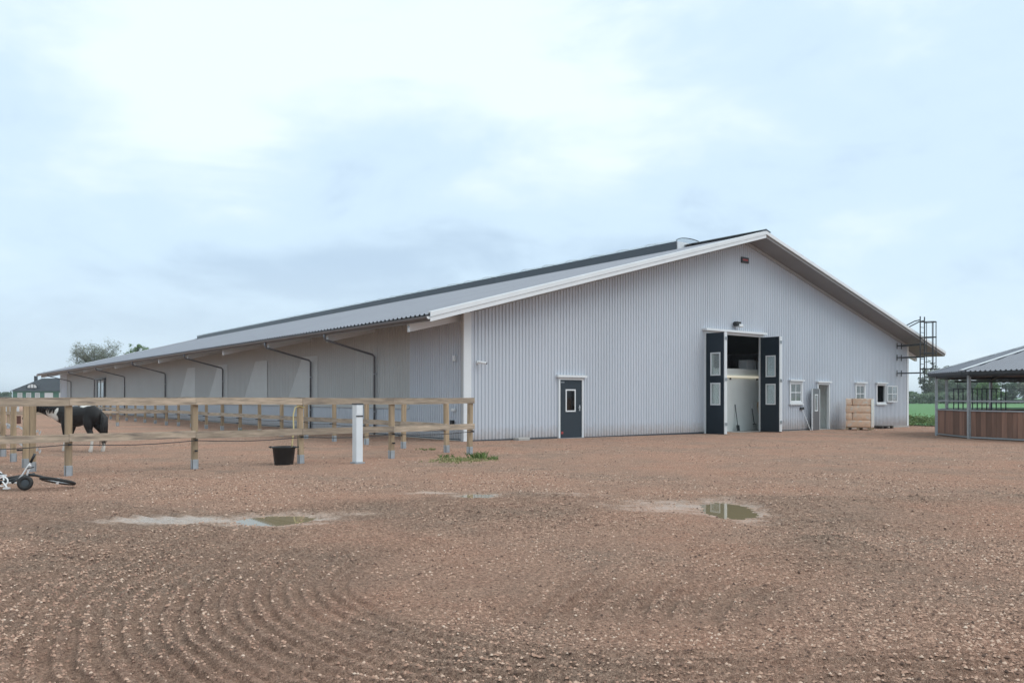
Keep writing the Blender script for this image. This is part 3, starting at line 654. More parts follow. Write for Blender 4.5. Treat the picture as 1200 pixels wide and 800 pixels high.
def window(o, opened=False):
    s0, s1, z0, z1 = o
    w = frame(s0 + .07, s1 - .07, z0 + .07, z1 - .07, .085, -.055, .06).build('window', M['trim'], barn)
    MB().box(s0 - .07, s1 + .07, -.14, -.0, z1 + .03, z1 + .10).build('window_hood', M['trim'], w)
    MB().box(s0 - .04, s1 + .04, -.10, -.0, z0 - .08, z0 - .02).build('window_sill', M['trim'], w)
    def sash(f):     # f maps (a along 0..1, b height, depth) to the barn frame
        W_, H_ = s1 - s0 - .14, z1 - z0 - .14; bars = [(0, .055, 0, H_), (W_ - .055, W_, 0, H_), (.055, W_ - .055, 0, .055), (.055, W_ - .055, H_ - .055, H_), (W_ / 2 - .02, W_ / 2 + .02, .055, H_ - .055)]
        sb = MB()
        for b in bars: f(sb, *b, -.02, .02)
        f(sb, .055, W_ / 2 - .02, H_ / 2 - .02, H_ / 2 + .02, -.02, .02); f(sb, W_ / 2 + .02, W_ - .055, H_ / 2 - .02, H_ / 2 + .02, -.02, .02)
        sb.build('sash', M['trim'], w)
        for i in (0, 1):
            for j in (0, 1):
                p = MB(); f(p, (.055, W_ / 2 + .02)[i], (W_ / 2 - .02, W_ - .055)[i], (.055, H_ / 2 + .02)[j], (H_ / 2 - .02, H_ - .055)[j], -.004, .004); p.build('pane', M['glass'], w)
    if not opened:
        sash(lambda b, a0, a1, h0, h1, d0, d1: b.box(s0 + .07 + a0, s0 + .07 + a1, d0, d1, z0 + .07 + h0, z0 + .07 + h1))
    else:
        ang = R(-168); hx = s1 - .03; m3 = Matrix.Rotation(R(8), 3, 'Z').transposed()
        def f(b, a0, a1, h0, h1, d0, d1):
            c = Vector(((a0 + a1) / 2, (d0 + d1) / 2, 0)); c = m3 @ c
            b.obox((hx + .05 + c.x, -.09 + c.y, z0 + .07 + (h0 + h1) / 2), (a1 - a0, d1 - d0, h1 - h0), m3)
        sash(f)
window(G_W1); window(G_W2); window(G_W3, True)
# open side door, swung back almost flat to the wall
s0, s1, z0, z1 = G_D2; z0 = gzs(22) + .02
fr = frame(s0 + .05, s1 - .05, z0, z1 - .05, .09, -.055, .07, False).build('open_doorway', M['trim'], barn)
MB().box(s0 - .1, s1 + .1, -.14, -.0, z1 + .05, z1 + .13).build('doorway_hood', M['trim'], fr)
m3 = Matrix.Rotation(R(10), 3, 'Z'); WD = .96
def dl(b, a0, a1, h0, h1, d0, d1):
    c = m3 @ Vector((-(a0 + a1) / 2, -(d0 + d1) / 2, 0)); b.obox((s0 + .05 + c.x, -.07 + c.y, z0 + (h0 + h1) / 2), (a1 - a0, d1 - d0, h1 - h0), m3)
b = MB()
for q in ((.05, .3, 0, 2.05), (.66, WD - .05, 0, 2.05), (.3, .66, 0, .95), (.3, .66, 1.75, 2.05)): dl(b, *q, 0, .05)
lf = b.build('open_door_leaf', M['greydoor'], barn)
b = MB(); dl(b, WD - .05, WD, 0, 2.05, -.004, .054); dl(b, 0, .05, 0, 2.05, -.004, .054); b.build('edge_strip', M['trim'], lf)
b = MB()
for q in ((.28, .33, .93, 1.77), (.63, .68, .93, 1.77), (.33, .63, .93, .98), (.33, .63, 1.72, 1.77)): dl(b, *q, -.012, .062)
b.build('leaf_window_frame', M['trim'], lf); b = MB(); dl(b, .33, .63, .98, 1.72, .02, .03); b.build('leaf_window_pane', M['glass'], lf)
# rooms behind the openings
zf = gzs(15) + .0
MB().box(9.0, 29.5, 1.15, 1.25, -.4, 2.76).build('partition', M['partition'], barn)
MB().box(9.0, 29.5, 1.13, 12.0, 2.76, 2.84).build('loft_floor', M['partition'], barn)
MB().box(20.5, 20.6, .06, 1.15, -.4, 2.70).build('partition', M['partition'], barn)
MB().box(22.85, 22.95, .06, 1.15, -.4, 2.70).build('partition', M['partition'], barn)
MB().box(20.6, 29.5, .06, 1.13, 2.70, 2.75).build('room_ceiling', M['partition'], barn)
MB().box(26.55, 26.65, .06, 1.15, -.4, 2.70).build('partition', M['partition'], barn)
MB().box(8, 30.5, .05, 14, -.5, -.105).build('inner_floor', M['concrete'], barn)
wb = MB().rbox((16.75, 1.06, 2.46), (2.6, .08, .10), .02).build('tube_lamp', M['cream'], barn)
for x in (15.8, 17.9): MB().box(x, x + .05, 1.09, 1.148, 2.32, 2.44).build('lamp_bracket', M['galvdark'], wb)

# fixed roof ladder with safety cage at the right-hand corner
lad = MB(); LT = -1.32; S0, S1 = 29.45, 29.95
lad.tube([(S0, LT, 2.3), (S0, LT, 5.95)], .032, 6); lad.tube([(S1, LT, 2.3), (S1, LT, 5.95)], .032, 6)
lad = lad.build('roof_ladder', M['galvdark'], barn)
for k in range(12): MB().tube([(S0, LT, 2.45 + k * .29), (S1, LT, 2.45 + k * .29)], .016, 5).build('rung', M['galvdark'], lad)
for z in (4.38, 3.72, 2.84):
    for s in (S0, S1): MB().beam((s, -.03, z), (s, LT, z + (.04 if z > 4 else 0)), .045, .06).box(s - .03, s + .03, -.05, -.03, z - .17, z + .17).build('wall_bracket', M['galvdark'], lad)
for z in (5.62, 4.78, 3.9, 3.05):
    MB().tube([(S0, LT, z)] + [((S0 + S1) / 2 - .36 * math.cos(a), LT - .18 - .55 * math.sin(a), z) for a in (math.pi * k / 10 for k in range(11))] + [(S1, LT, z)], .026, 5).build('cage_hoop', M['galvdark'], lad)
for a in (.12, .34, .5, .66, .88):
    a *= math.pi; x = (S0 + S1) / 2 - .36 * math.cos(a); y = LT - .18 - .55 * math.sin(a); MB().tube([(x, y, 3.05), (x, y, 5.62)], .02, 5).build('cage_bar', M['galvdark'], lad)
for s in (S0 - .02, S1 + .02): MB().tube([(s, LT, 5.75), (s, LT + .3, 5.7), (s, LT + 1.25, 5.28)], .03, 6).build('handrail', M['galvdark'], lad)

# ------------------------------------------------------------------ things in and by the barn
def bw(name, label, cat, s, t, z=0, rz=0, group=None):
    x, y, _ = loc2w(s, t); return empty(name, (x, y, z), BA + rz, label, cat, group)
LOFT = 2.84
tag(bx_ := bw('storage_box', 'white square box on the dark loft inside the wide doorway', 'box', 17.75, 1.65, LOFT), group='boxes stored on the loft')
MB().rbox((0, 0, .22), (.5, .5, .44), .02).build('box_body', M['tin'], bx_); MB().rbox((0, 0, .45), (.53, .53, .03), .008).build('lid', M['trim'], bx_)
t_ = bw('storage_box', 'white box with sloping right side beside the square loft box', 'box', 18.45, 1.65, LOFT); tag(t_, group='boxes stored on the loft')
m_ = MB(); A = [(-.42, -.25, 0), (.3, -.25, 0), (.55, -.25, .2), (.1, -.25, .45), (-.42, -.25, .45)]; B = [(a, .25, c) for a, b, c in A]
m_.quad(*A); m_.quad(*B[::-1])
for i in range(5): m_.quad(A[i], B[i], B[(i + 1) % 5], A[(i + 1) % 5])
m_.build('box_body', M['tin'], t_); MB().box(-.2, -.16, -.27, .27, .0, .46).build('strap', M['black'], t_)
fl = -.10
t_ = bw('shovel', 'dark long-handled shovel leaning on the grey partition inside the doorway', 'shovel', 16.15, .95, fl)
MB().tube([(0, 0, .25), (.03, .17, 1.25)], .02, 7).build('handle', M['galvdark'], t_); MB().obox((0, -.03, .14), (.22, .015, .28), Matrix.Rotation(R(-8), 3, 'X')).build('blade', M['galvdark'], t_)
t_ = bw('yard_fork', 'dark yard fork with white grip leaning on the partition inside the doorway', 'fork', 17.45, .95, fl)
MB().tube([(0, 0, .32), (.06, .17, 1.05)], .02, 7).build('handle', M['galvdark'], t_); MB().tube([(.06, .17, 1.05), (.07, .175, 1.3)], .028, 7).build('grip', M['trim'], t_)
MB().beam((-.13, -.02, .31), (.13, -.02, .31), .03, .03).build('cross_bar', M['black'], t_)
for k in range(4): MB().tube([(-.12 + .08 * k, -.02, .31), (-.12 + .08 * k, -.08, .02)], .008, 5).build('tine', M['black'], t_)
t_ = bw('plank', 'brown wooden plank leaning beside the white jamb inside the wide doorway', 'plank', 17.85, .85, fl)
MB().beam((-.05, -.15, 0.02), (.14, .27, 1.35), .16, .04, (1, 0, 0)).build('board', M['postwood'], t_)
# broom against the gable
t_ = bw('broom', 'white-handled broom leaning upside down against the wall by the small window', 'broom', 20.28, -.3, gzs(20.3))
MB().tube([(.0, 0, .0), (-.33, .25, 1.02)], .018, 8).build('handle', M['trim'], t_); MB().obox((-.34, .25, 1.06), (.30, .06, .06), Matrix.Rotation(R(0), 3, 'Y')).build('broom_head', M['black'], t_)
MB().obox((-.34, .25, 1.11), (.28, .05, .07)).build('bristles', M['black'], t_)

def pallet(parent, w=1.2, d=1.0, m='postwood'):
    for k in range(7): MB().box(-w / 2, w / 2, -d / 2 + k * (d - .1) / 6, -d / 2 + k * (d - .1) / 6 + .1, .122, .144).build('deck_board', M[m], parent)
    for x in (-w / 2, -.07, w / 2 - .14):
        for y in (-d / 2, -.07, d / 2 - .14): MB().box(x, x + .14, y, y + .14, .022, .1).build('pallet_block', M[m], parent)
        MB().box(x, x + .14, -d / 2, d / 2, .1, .121).build('stringer', M[m], parent)
        MB().box(x, x + .14, -d / 2, d / 2, .0, .021).build('stringer', M[m], parent)
px, py = 17.68, 40.6
bs = empty('bale_stack', (px, py, gz(px, py)), R(-32), 'pallet stacked with tan wrapped shavings bales in front of the grey wall', 'bale stack')
pallet(bs)
zc = .146
for r in range(4):
    hgt = .362; cols = ((-.6, -.27, .595) if r % 2 == 0 else (-.6, .0, .6)) if False else None
    rows = [(-.595, -.285), (-.275, .595)] if r in (1, 3) else [(-.595, .595)]
    for (a, b) in rows:
        for (c, d) in ((-.495, -.005), (.005, .495)):
            j = random.uniform(-.012, .012)
            MB().rbox(((a + b) / 2 + j, (c + d) / 2 + j, zc + hgt / 2), (b - a - .005, d - c, hgt - .002), .055, Rz(random.uniform(-.02, .02)), 3, .009).build('bale', M['bale'], bs, True)
    zc += hgt
MB().box(.6, .606, -.49, .49, .15, zc - .03).build('wrap_film', M['film'], bs); MB().box(-.585, .585, -.48, .48, zc - .004, zc + .002).build('wrap_film', M['film'], bs)
px, py = 19.9, 43.1
ep = empty('empty_pallet', (px, py, gz(px, py)), BA, 'dark weathered empty pallet on the ground right of the bale stack', 'pallet'); 
M['oldwood'] = mat('old_wood', (.085, .072, .062), .85, 0, .3, 4, .2, 30, objrand=.2); pallet(ep, 1.2, .8, 'oldwood')

# ------------------------------------------------------------------ fences
POST = MB().rbox((0, 0, .80), (.115, .115, 1.26), .006).mesh('post'); POST.materials.append(M['postwood'])
shoe = MB(); shoe.box(-.066, -.058, -.05, .05, .0, .2); shoe.box(.058, .066, -.05, .05, .0, .2); shoe.box(-.05, .05, -.066, -.058, .0, .2); shoe.box(-.05, .05, .058, .066, .0, .2); shoe.box(-.03, .03, -.03, .03, -.3, .17)
SHOE = shoe.mesh('post_shoe'); SHOE.materials.append(M['galv'])
INS = MB().tube([(0, 0, 0), (0, -.075, 0)], .018, 6).lathe([(.0, -.02), (.032, -.018), (.032, .018), (0, .02)], 8, (0, -.08, 0)).mesh('insulator'); INS.materials.append(M['black'])
def fence(name, label, s0, t0, ds, dt, n, step, face, top=True, low=True, cable=True, first=None):
    """posts every step metres along (ds, dt); rails on the side `face` (+1 = left of the run, -1 = right)"""
    wx, wy, _ = loc2w(s0, t0); ang = BA + math.atan2(dt, ds)
    f = empty(name, (wx, wy, 0), ang, label, 'fence', 'timber fences round the paddock'); fy = face * .082
    xs = [i * step for i in range(n)] if first is None else [0] + [first + i * step for i in range(n - 1)]
    zs = []
    for i, x in enumerate(xs):
        a = math.cos(ang), math.sin(ang); gx, gy = wx + a[0] * x, wy + a[1] * x
        z = min(ground_z(gx, gy), .02) if math.hypot(gx, gy) < 40 else 0; zs.append(z)
        p = link('post', POST, None, f); p.location = (x, 0, z); p.rotation_euler = (random.uniform(-.012, .012), random.uniform(-.012, .012), random.uniform(-.06, .06))
        q = link('post_shoe', SHOE, None, p)
        if cable:
            for zz in (.60, .38) if i % 2 else (.60,):
                k = link('insulator', INS, None, p); k.location = (0, face * .055, zz); k.rotation_euler = (0, 0, 0 if face < 0 else math.pi)
    for i in range(len(xs) - 1):
        for (zc, on) in ((1.405, top), (.72, low)):
            if not on: continue
            j0, j1 = random.uniform(-.014, .014), random.uniform(-.014, .014); e = .0
            r = MB(); x0, x1 = xs[i] - (.09 if i == 0 else -.003), xs[i + 1] + (.09 if i == len(xs) - 2 else -.003); nseg = 5
            L_ = x1 - x0; w = .146 + random.uniform(-.006, .006); rows = []; bow = random.uniform(-.012, .012)
            for k in range(nseg + 1):
                u = k / nseg; zz = zc + j0 + (j1 - j0) * u + bow * math.sin(math.pi * u) + random.uniform(-.003, .003); yy = fy + random.uniform(-.002, .002)
                rows.append([(x0 + L_ * u, yy - .0225, zz - w / 2), (x0 + L_ * u, yy + .0225, zz - w / 2), (x0 + L_ * u, yy + .0225, zz + w / 2), (x0 + L_ * u, yy - .0225, zz + w / 2)])
            for k in range(nseg):
                for m_ in range(4): n_ = (m_ + 1) % 4; r.quad(rows[k][n_], rows[k][m_], rows[k + 1][m_], rows[k + 1][n_])
            r.quad(*rows[0]); r.quad(*rows[-1][::-1]); r.build('rail', M['wood'], f)
    if cable:
        pts = []
        for i in range(len(xs) - 1):
            for k in range(6): u = k / 6; pts.append((xs[i] + (xs[i + 1] - xs[i]) * u, face * .135, .60 - .045 * math.sin(math.pi * u)))
        pts.append((xs[-1], face * .135, .60)); MB().tube(pts, .009, 5).build('cable', M['black'], f)
    return f
fence('timber_fence', 'weathered two-rail timber fence running across in front of the white post and tub', -3.41, -5.0, -1, 0, 7, 2.33, 1)
fence('timber_fence', 'timber fence running away from the corner along the barn side', -3.55, -4.12, 0, 1, 24, 2.3, 1)
fence('timber_fence', 'far timber cross fence seen behind the black and white horse', -3.7, 22.9, -1, 0, 10, 2.4, 1, cable=False)
tf = fence('tape_fence', 'row of posts with white tape behind the front fence at far left', -13.15, -3.6, 0, 1, 5, 2.1, 1, top=True, low=False, cable=True, first=1.0)
for z, w in ((.80, .05), (.42, .06)):
    t_ = MB(); pts = [(-.4, -.10), (0, -.10), (1, -.10), (3.1, -.10), (5.2, -.10), (7.4, -.10)]
    for k in range(5):
        a, b = pts[k], pts[k + 1]; m_ = ((a[0] + b[0]) / 2, a[1]); t_.quad((a[0], a[1], z), (m_[0], a[1], z - .06), (m_[0], a[1], z - .06 + w), (a[0], a[1], z + w)); t_.quad((m_[0], a[1], z - .06), (b[0], b[1], z), (b[0], b[1], z + w), (m_[0], a[1], z - .06 + w))
    t_.build('tape', M['whiteplastic'], tf)

# white square service post, tub, hose
x, y = -3.5, 18.1
wp = empty('service_post', (x, y, ground_z(x, y)), BA, 'white square service post standing in front of the timber fence', 'post')
MB().rbox((0, 0, .68), (.17, .2, 1.30), .012).build('column', M['whiteplastic'], wp); MB().rbox((0, 0, 1.345), (.19, .22, .03), .008).build('cap', M['galvdark'], wp)
MB().box(-.087, .087, -.107, -.1, 1.055, 1.085).build('slot', M['black'], wp); MB().box(-.07, .07, -.106, -.1, 1.11, 1.29).build('hatch', M['whiteplastic'], wp)
MB().box(-.12, .12, -.13, .13, -.02, .03).build('foot_plate', M['galv'], wp)
x, y = -5.07, 17.75
tb = empty('feed_tub', (x, y, ground_z(x, y) - .005), 0, 'black rubber tub on the ground beside a fence post', 'tub')
MB().lathe([(0, .0), (.19, .0), (.205, .02), (.245, .37), (.262, .375), (.272, .40), (.258, .41), (.238, .39), (.20, .05), (0, .04)], 28).build('tub', M['black'], tb, True)
for sg in (-1, 1): MB().tube([(sg * .26, -.10, .385), (sg * .31, -.06, .40), (sg * .32, 0, .40), (sg * .31, .06, .40), (sg * .26, .10, .385)], .014, 7).build('handle', M['black'], tb, True)
MB().lathe([(0, .30), (.236, .30)], 28).build('water', mat('tub_water', (.03, .035, .035), .03), tb)
x, y = -4.85, 17.98
hs = MB().tube([(x + .14, y + .12, 1.26), (x + .06, y + .02, 1.30), (x - .02, y - .03, 1.27), (x - .06, y - .05, 1.1), (x - .05, y - .06, .8), (x - .06, y - .12, .5), (x - .07, y - .14, .33)], .016, 7).build('water_hose', M['yellow'], None, True)
tag(hs, 'pale yellow hose hanging from the fence post down into the black tub', 'hose')

# ------------------------------------------------------------------ bicycle lying on the ground
x, y = -8.10, 12.95
bk = empty('bicycle', (x, y, ground_z(x, y)), R(2), 'black and white childs bicycle lying on its side at the left edge', 'bicycle')
M['bikewhite'] = mat('bike_white', (.78, .78, .78), .3); M['bikeblack'] = mat('bike_black', (.015, .016, .018), .35)
def wheel(c, rot, Rw=.245, tyre=.026):
    w = MB().torus(c, Rw, tyre, rot, 30, 8).build('wheel', M['rubber'], bk, True)
    MB().torus(c, Rw - .03, .012, rot, 30, 6).build('rim', M['galv'], w, True)
    sp = MB(); c = Vector(c)
    for k in range(14): a = 2 * math.pi * k / 14; sp.tube([c + rot @ Vector((.02 * math.cos(a + 1), .02 * math.sin(a + 1), .02 * (-1) ** k)), c + rot @ Vector(((Rw - .03) * math.cos(a), (Rw - .03) * math.sin(a), 0))], .0022, 4)
    sp.build('spokes', M['galv'], w); MB().tube([c + rot @ Vector((0, 0, -.05)), c + rot @ Vector((0, 0, .05))], .022, 8).build('hub', M['bikewhite'], w)
wheel((.66, .12, .13), Matrix.Rotation(R(-15), 3, 'X') @ Matrix.Rotation(R(7), 3, 'Y'))
wheel((-.55, .10, .07), Matrix.Rotation(R(-8), 3, 'X') @ Matrix.Rotation(R(-6), 3, 'Y'))
fr = MB().tube([(-.55, .04, .12), (-.12, -.02, .13), (.22, .05, .22)], .027, 8).tube([(-.12, -.02, .13), (-.2, .18, .17), (.26, .16, .24)], .025, 8).tube([(-.55, .06, .12), (-.2, .18, .17)], .012, 8).build('frame', M['bikeblack'], bk, True)
MB().tube([(.22, .05, .24), (.30, .14, .22), (.68, .06, .15)], [.022, .02, .014], 8).tube([(.30, .14, .22), (.68, .18, .13)], [.018, .012], 8).build('fork', M['bikeblack'], bk, True)
MB().tube([(.20, .04, .16), (.22, .05, .30), (.24, .07, .36), (.27, .02, .40)], .018, 8).build('stem', M['bikewhite'], bk, True)
MB().tube([(.10, .0, .18), (.17, -.03, .24), (.22, .02, .36), (.29, .04, .47)], .013, 8).build('handlebar', M['bikewhite'], bk, True)
MB().tube([(.27, .035, .44), (.33, .05, .58)], .021, 8).build('grip', M['bikeblack'], bk, True)
MB().tube([(.10, .0, .18), (.02, -.06, .12)], .021, 8).build('grip', M['bikeblack'], bk, True)
MB().tube([(.20, .02, .34), (.35, -.02, .37)], .009, 6).build('brake_lever', M['bikeblack'], bk)
MB().torus((-.12, -.06, .14), .075, .012, Matrix.Rotation(R(70), 3, 'X') @ Matrix.Rotation(R(10), 3, 'Y'), 20, 6).build('chain_ring', M['bikewhite'], bk, True)
MB().tube([(-.12, -.06, .14), (-.02, -.12, .06)], .012, 6).box(-.06, .03, -.16, -.10, .03, .055).build('crank', M['bikewhite'], bk)
MB().tube([(-.12, -.02, .14), (-.22, .12, .22)], .012, 6).box(-.27, -.18, .10, .16, .21, .235).build('crank', M['bikewhite'], bk)
rt = Matrix.Rotation(R(80), 3, 'X') @ Matrix.Rotation(R(14), 3, 'Y')
sw = MB().torus((.27, -.12, .125), .085, .034, rt, 24, 8).build('stabiliser_wheel', M['rubber'], bk, True)
MB().lathe([(0, .016), (.06, .012), (.066, -.012), (0, -.016)], 16, (.27, -.12, .125), rt).build('stabiliser_hub', M['galvdark'], sw)
MB().tube([(.27, -.1, .125), (.1, -.04, .12), (-.12, -.02, .12)], .012, 6).build('stabiliser_arm', M['bikewhite'], bk)
MB().tube([(-.25, .2, .22), (-.38, .24, .24), (-.52, .26, .22)], [.02, .04, .06], 8).build('saddle', M['bikeblack'], bk, True)
MB().tube([(-.2, .18, .17), (-.33, .23, .27)], .012, 6).build('seat_post', M['bikewhite'], bk)

# ------------------------------------------------------------------ horse
def skin(name, verts, edges, radii, matl, parent):
    """one continuous body: ellipsoids swept along every bone, fused by a voxel remesh and smoothed"""
    mb = MB(); fx = lambda r: Vector((max(r) * .8, r[0], r[1])) * .93 if isinstance(r, tuple) else Vector((r, r, r))
    for (i, j) in edges:
        p, q = Vector(verts[i]), Vector(verts[j]); ri, rj = fx(radii[i]), fx(radii[j]); n = max(3, int((q - p).length / .03))
        for k in range(n + 1):
            u = k / n; c = p.lerp(q, u); r = ri.lerp(rj, u); prof = [(math.sin(math.pi * m / 8), -math.cos(math.pi * m / 8)) for m in range(9)]
            prof[0] = (.001, -1); prof[-1] = (.001, 1); mb.lathe(prof, 12, c, Matrix.Diagonal(r)); i0 = len(mb.v) - 12 * 9
            mb.f.append(tuple(i0 + m for m in reversed(range(12)))); mb.f.append(tuple(i0 + 96 + m for m in range(12)))
    o = mb.build(name + '_cage', None)
    rm = o.modifiers.new('Rem', 'REMESH'); rm.mode = 'VOXEL'; rm.voxel_size = .02; rm.use_smooth_shade = True
    sm = o.modifiers.new('Smo', 'SMOOTH'); sm.factor = .5; sm.iterations = 9
    dg = bpy.context.evaluated_depsgraph_get(); dg.update(); nm = bpy.data.meshes.new_from_object(o.evaluated_get(dg)); bpy.data.objects.remove(o); nm.name = name
    nm.materials.clear(); return link(name, nm, matl, parent, True)
def horse_coat():
    m = bpy.data.materials.new('piebald_coat'); m.use_nodes = True; nt = m.node_tree; N = nt.nodes; L = nt.links; b = N['Principled BSDF']; b.inputs['Roughness'].default_value = .55; b.inputs['Specular IOR Level'].default_value = .25
    tc = N.new('ShaderNodeTexCoord'); ns = N.new('ShaderNodeTexNoise'); ns.inputs['Scale'].default_value = 6; L.new(tc.outputs['Object'], ns.inputs['Vector'])
    dv = N.new('ShaderNodeVectorMath'); dv.operation = 'MULTIPLY_ADD'; L.new(ns.outputs['Color'], dv.inputs[0]); dv.inputs[1].default_value = (.16, .16, .16); L.new(tc.outputs['Object'], dv.inputs[2])
    acc = None
    # white patches: neck, withers, croup, lower legs
    for c, r, sc in (((-.86, -.22, 1.12), .21, (1.0, .6, .62)), ((-.74, -.3, .92), .12, (1, .6, .7)), ((-.28, -.05, 1.46), .22, (.7, .8, 1)), ((.24, -.05, 1.46), .23, (.6, .8, 1)), ((-.45, .0, .06), .47, (.8, .8, 1.15)), ((.64, .0, .06), .50, (.8, .8, 1.15)), ((-1.62, -.5, 1.12), .14, (1, 1, 1))):
        s_ = N.new('ShaderNodeVectorMath'); s_.operation = 'SUBTRACT'; L.new(dv.outputs[0], s_.inputs[0]); s_.inputs[1].default_value = tuple(k + .08 for k in c)
        q = N.new('ShaderNodeVectorMath'); q.operation = 'MULTIPLY'; L.new(s_.outputs[0], q.inputs[0]); q.inputs[1].default_value = sc
        l = N.new('ShaderNodeVectorMath'); l.operation = 'LENGTH'; L.new(q.outputs[0], l.inputs[0])
        r_ = N.new('ShaderNodeMapRange'); r_.inputs[1].default_value = r; r_.inputs[2].default_value = r - .025; L.new(l.outputs['Value'], r_.inputs[0])
        if acc is None: acc = r_.outputs[0]
        else:
            mx = N.new('ShaderNodeMath'); mx.operation = 'MAXIMUM'; L.new(acc, mx.inputs[0]); L.new(r_.outputs[0], mx.inputs[1]); acc = mx.outputs[0]
    mx = N.new('ShaderNodeMix'); mx.data_type = 'RGBA'; L.new(acc, mx.inputs[0]); mx.inputs[6].default_value = (.016, .014, .014, 1); mx.inputs[7].default_value = (.72, .69, .64, 1); L.new(mx.outputs[2], b.inputs['Base Color'])
    return m
def build_horse():
    x, y = -11.90, 22.05
    h = empty('horse', (x, y, ground_z(x, y)), R(-21), 'black and white horse standing behind the front fence facing left', 'horse')
    V = []; E = []; Rr = []
    def add(p, r, link_=None):
        V.append(p); Rr.append(r); i = len(V) - 1
        if link_ is not None: E.append((link_, i))
        return i
    h.scale = (.97, .97, .98)
    loin = add((.12, 0, 1.02), (.27, .29)); croup = add((.42, 0, 1.05), (.27, .27), loin); butt = add((.64, 0, .98), (.20, .22), croup)
    bar = add((-.15, 0, .98), (.29, .32), loin); chest = add((-.45, 0, .99), (.24, .31), bar); sh = add((-.66, -.03, 1.03), (.20, .29), chest)
    nk = add((-.92, -.11, 1.10), (.12, .21), sh); nk2 = add((-1.16, -.21, 1.17), (.09, .15), nk); poll = add((-1.34, -.29, 1.22), (.085, .115), nk2)
    hd = add((-1.47, -.37, 1.12), (.085, .11), poll); nose = add((-1.60, -.45, .98), (.058, .07), hd); muz = add((-1.66, -.48, .92), (.052, .058), nose)
    for sg in (-1, 1):
        fx = .0 if sg < 0 else .10
        st = add((.46, sg * .15, .80), (.15, .19), croup); ga = add((.50 + fx, sg * .16, .60), (.085, .115), st); hk = add((.62 + fx, sg * .16, .45), (.055, .07), ga); cn = add((.60 + fx, sg * .16, .22), .042, hk); ft = add((.58 + fx, sg * .16, .10), .052, cn); add((.55 + fx, sg * .16, .03), .06, ft)
        gx = .0 if sg < 0 else -.09
        el = add((-.45 + gx * .3, sg * .15, .74), (.10, .13), chest); kn = add((-.46 + gx, sg * .14, .42), (.056, .06), el); c2 = add((-.46 + gx, sg * .14, .22), .04, kn); f2 = add((-.47 + gx, sg * .14, .10), .05, c2); add((-.50 + gx, sg * .14, .03), .058, f2)
    skin('body', V, E, Rr, horse_coat(), h)
    M['horsehair'] = mat('horse_hair', (.014, .012, .012), .55, 0, .3, 12)
    tl = MB()
    for k in range(26):
        a = random.uniform(-.06, .06); b_ = random.uniform(-.03, .05); l = random.uniform(.55, .85)
        tl.tube([(.80, a * .5, 1.08), (.88 + b_, a, .95), (.87 + b_, a * 1.3, .7), (.84 + b_ * 1.5, a * 1.4, 1.0 - l)], [.03, .032, .026, .006], 5)
    tl.build('tail', M['horsehair'], h, True)
    mn = MB()
    for k in range(46):
        u = k / 45; p = Vector((-.66, -.02, 1.27)).lerp(Vector((-1.32, -.28, 1.34)), u); d = random.uniform(.14, .24); sd_ = -1
        mn.tube([p, p + Vector((random.uniform(-.02, .02), sd_ * .10, -.02)), p + Vector((random.uniform(-.04, .04), sd_ * .15, -d))], [.025, .022, .006], 5)
    mn.build('mane', M['horsehair'], h, True)
    for sg in (-1, 1):
        MB().tube([(-1.33 + sg * .03, -.30 + sg * .065, 1.31), (-1.34 + sg * .035, -.30 + sg * .08, 1.39), (-1.37 + sg * .03, -.31 + sg * .08, 1.46)], [.03, .034, .006], 6).build('ear', M['horsehair'], h, True)
        e = MB().lathe([(0, -.018), (.014, -.01), (.018, 0), (.014, .01), (0, .018)], 8, (-1.46 + sg * .04, -.37 + sg * .062, 1.16)); e.build('eye', M['black'], h, True)
build_horse()

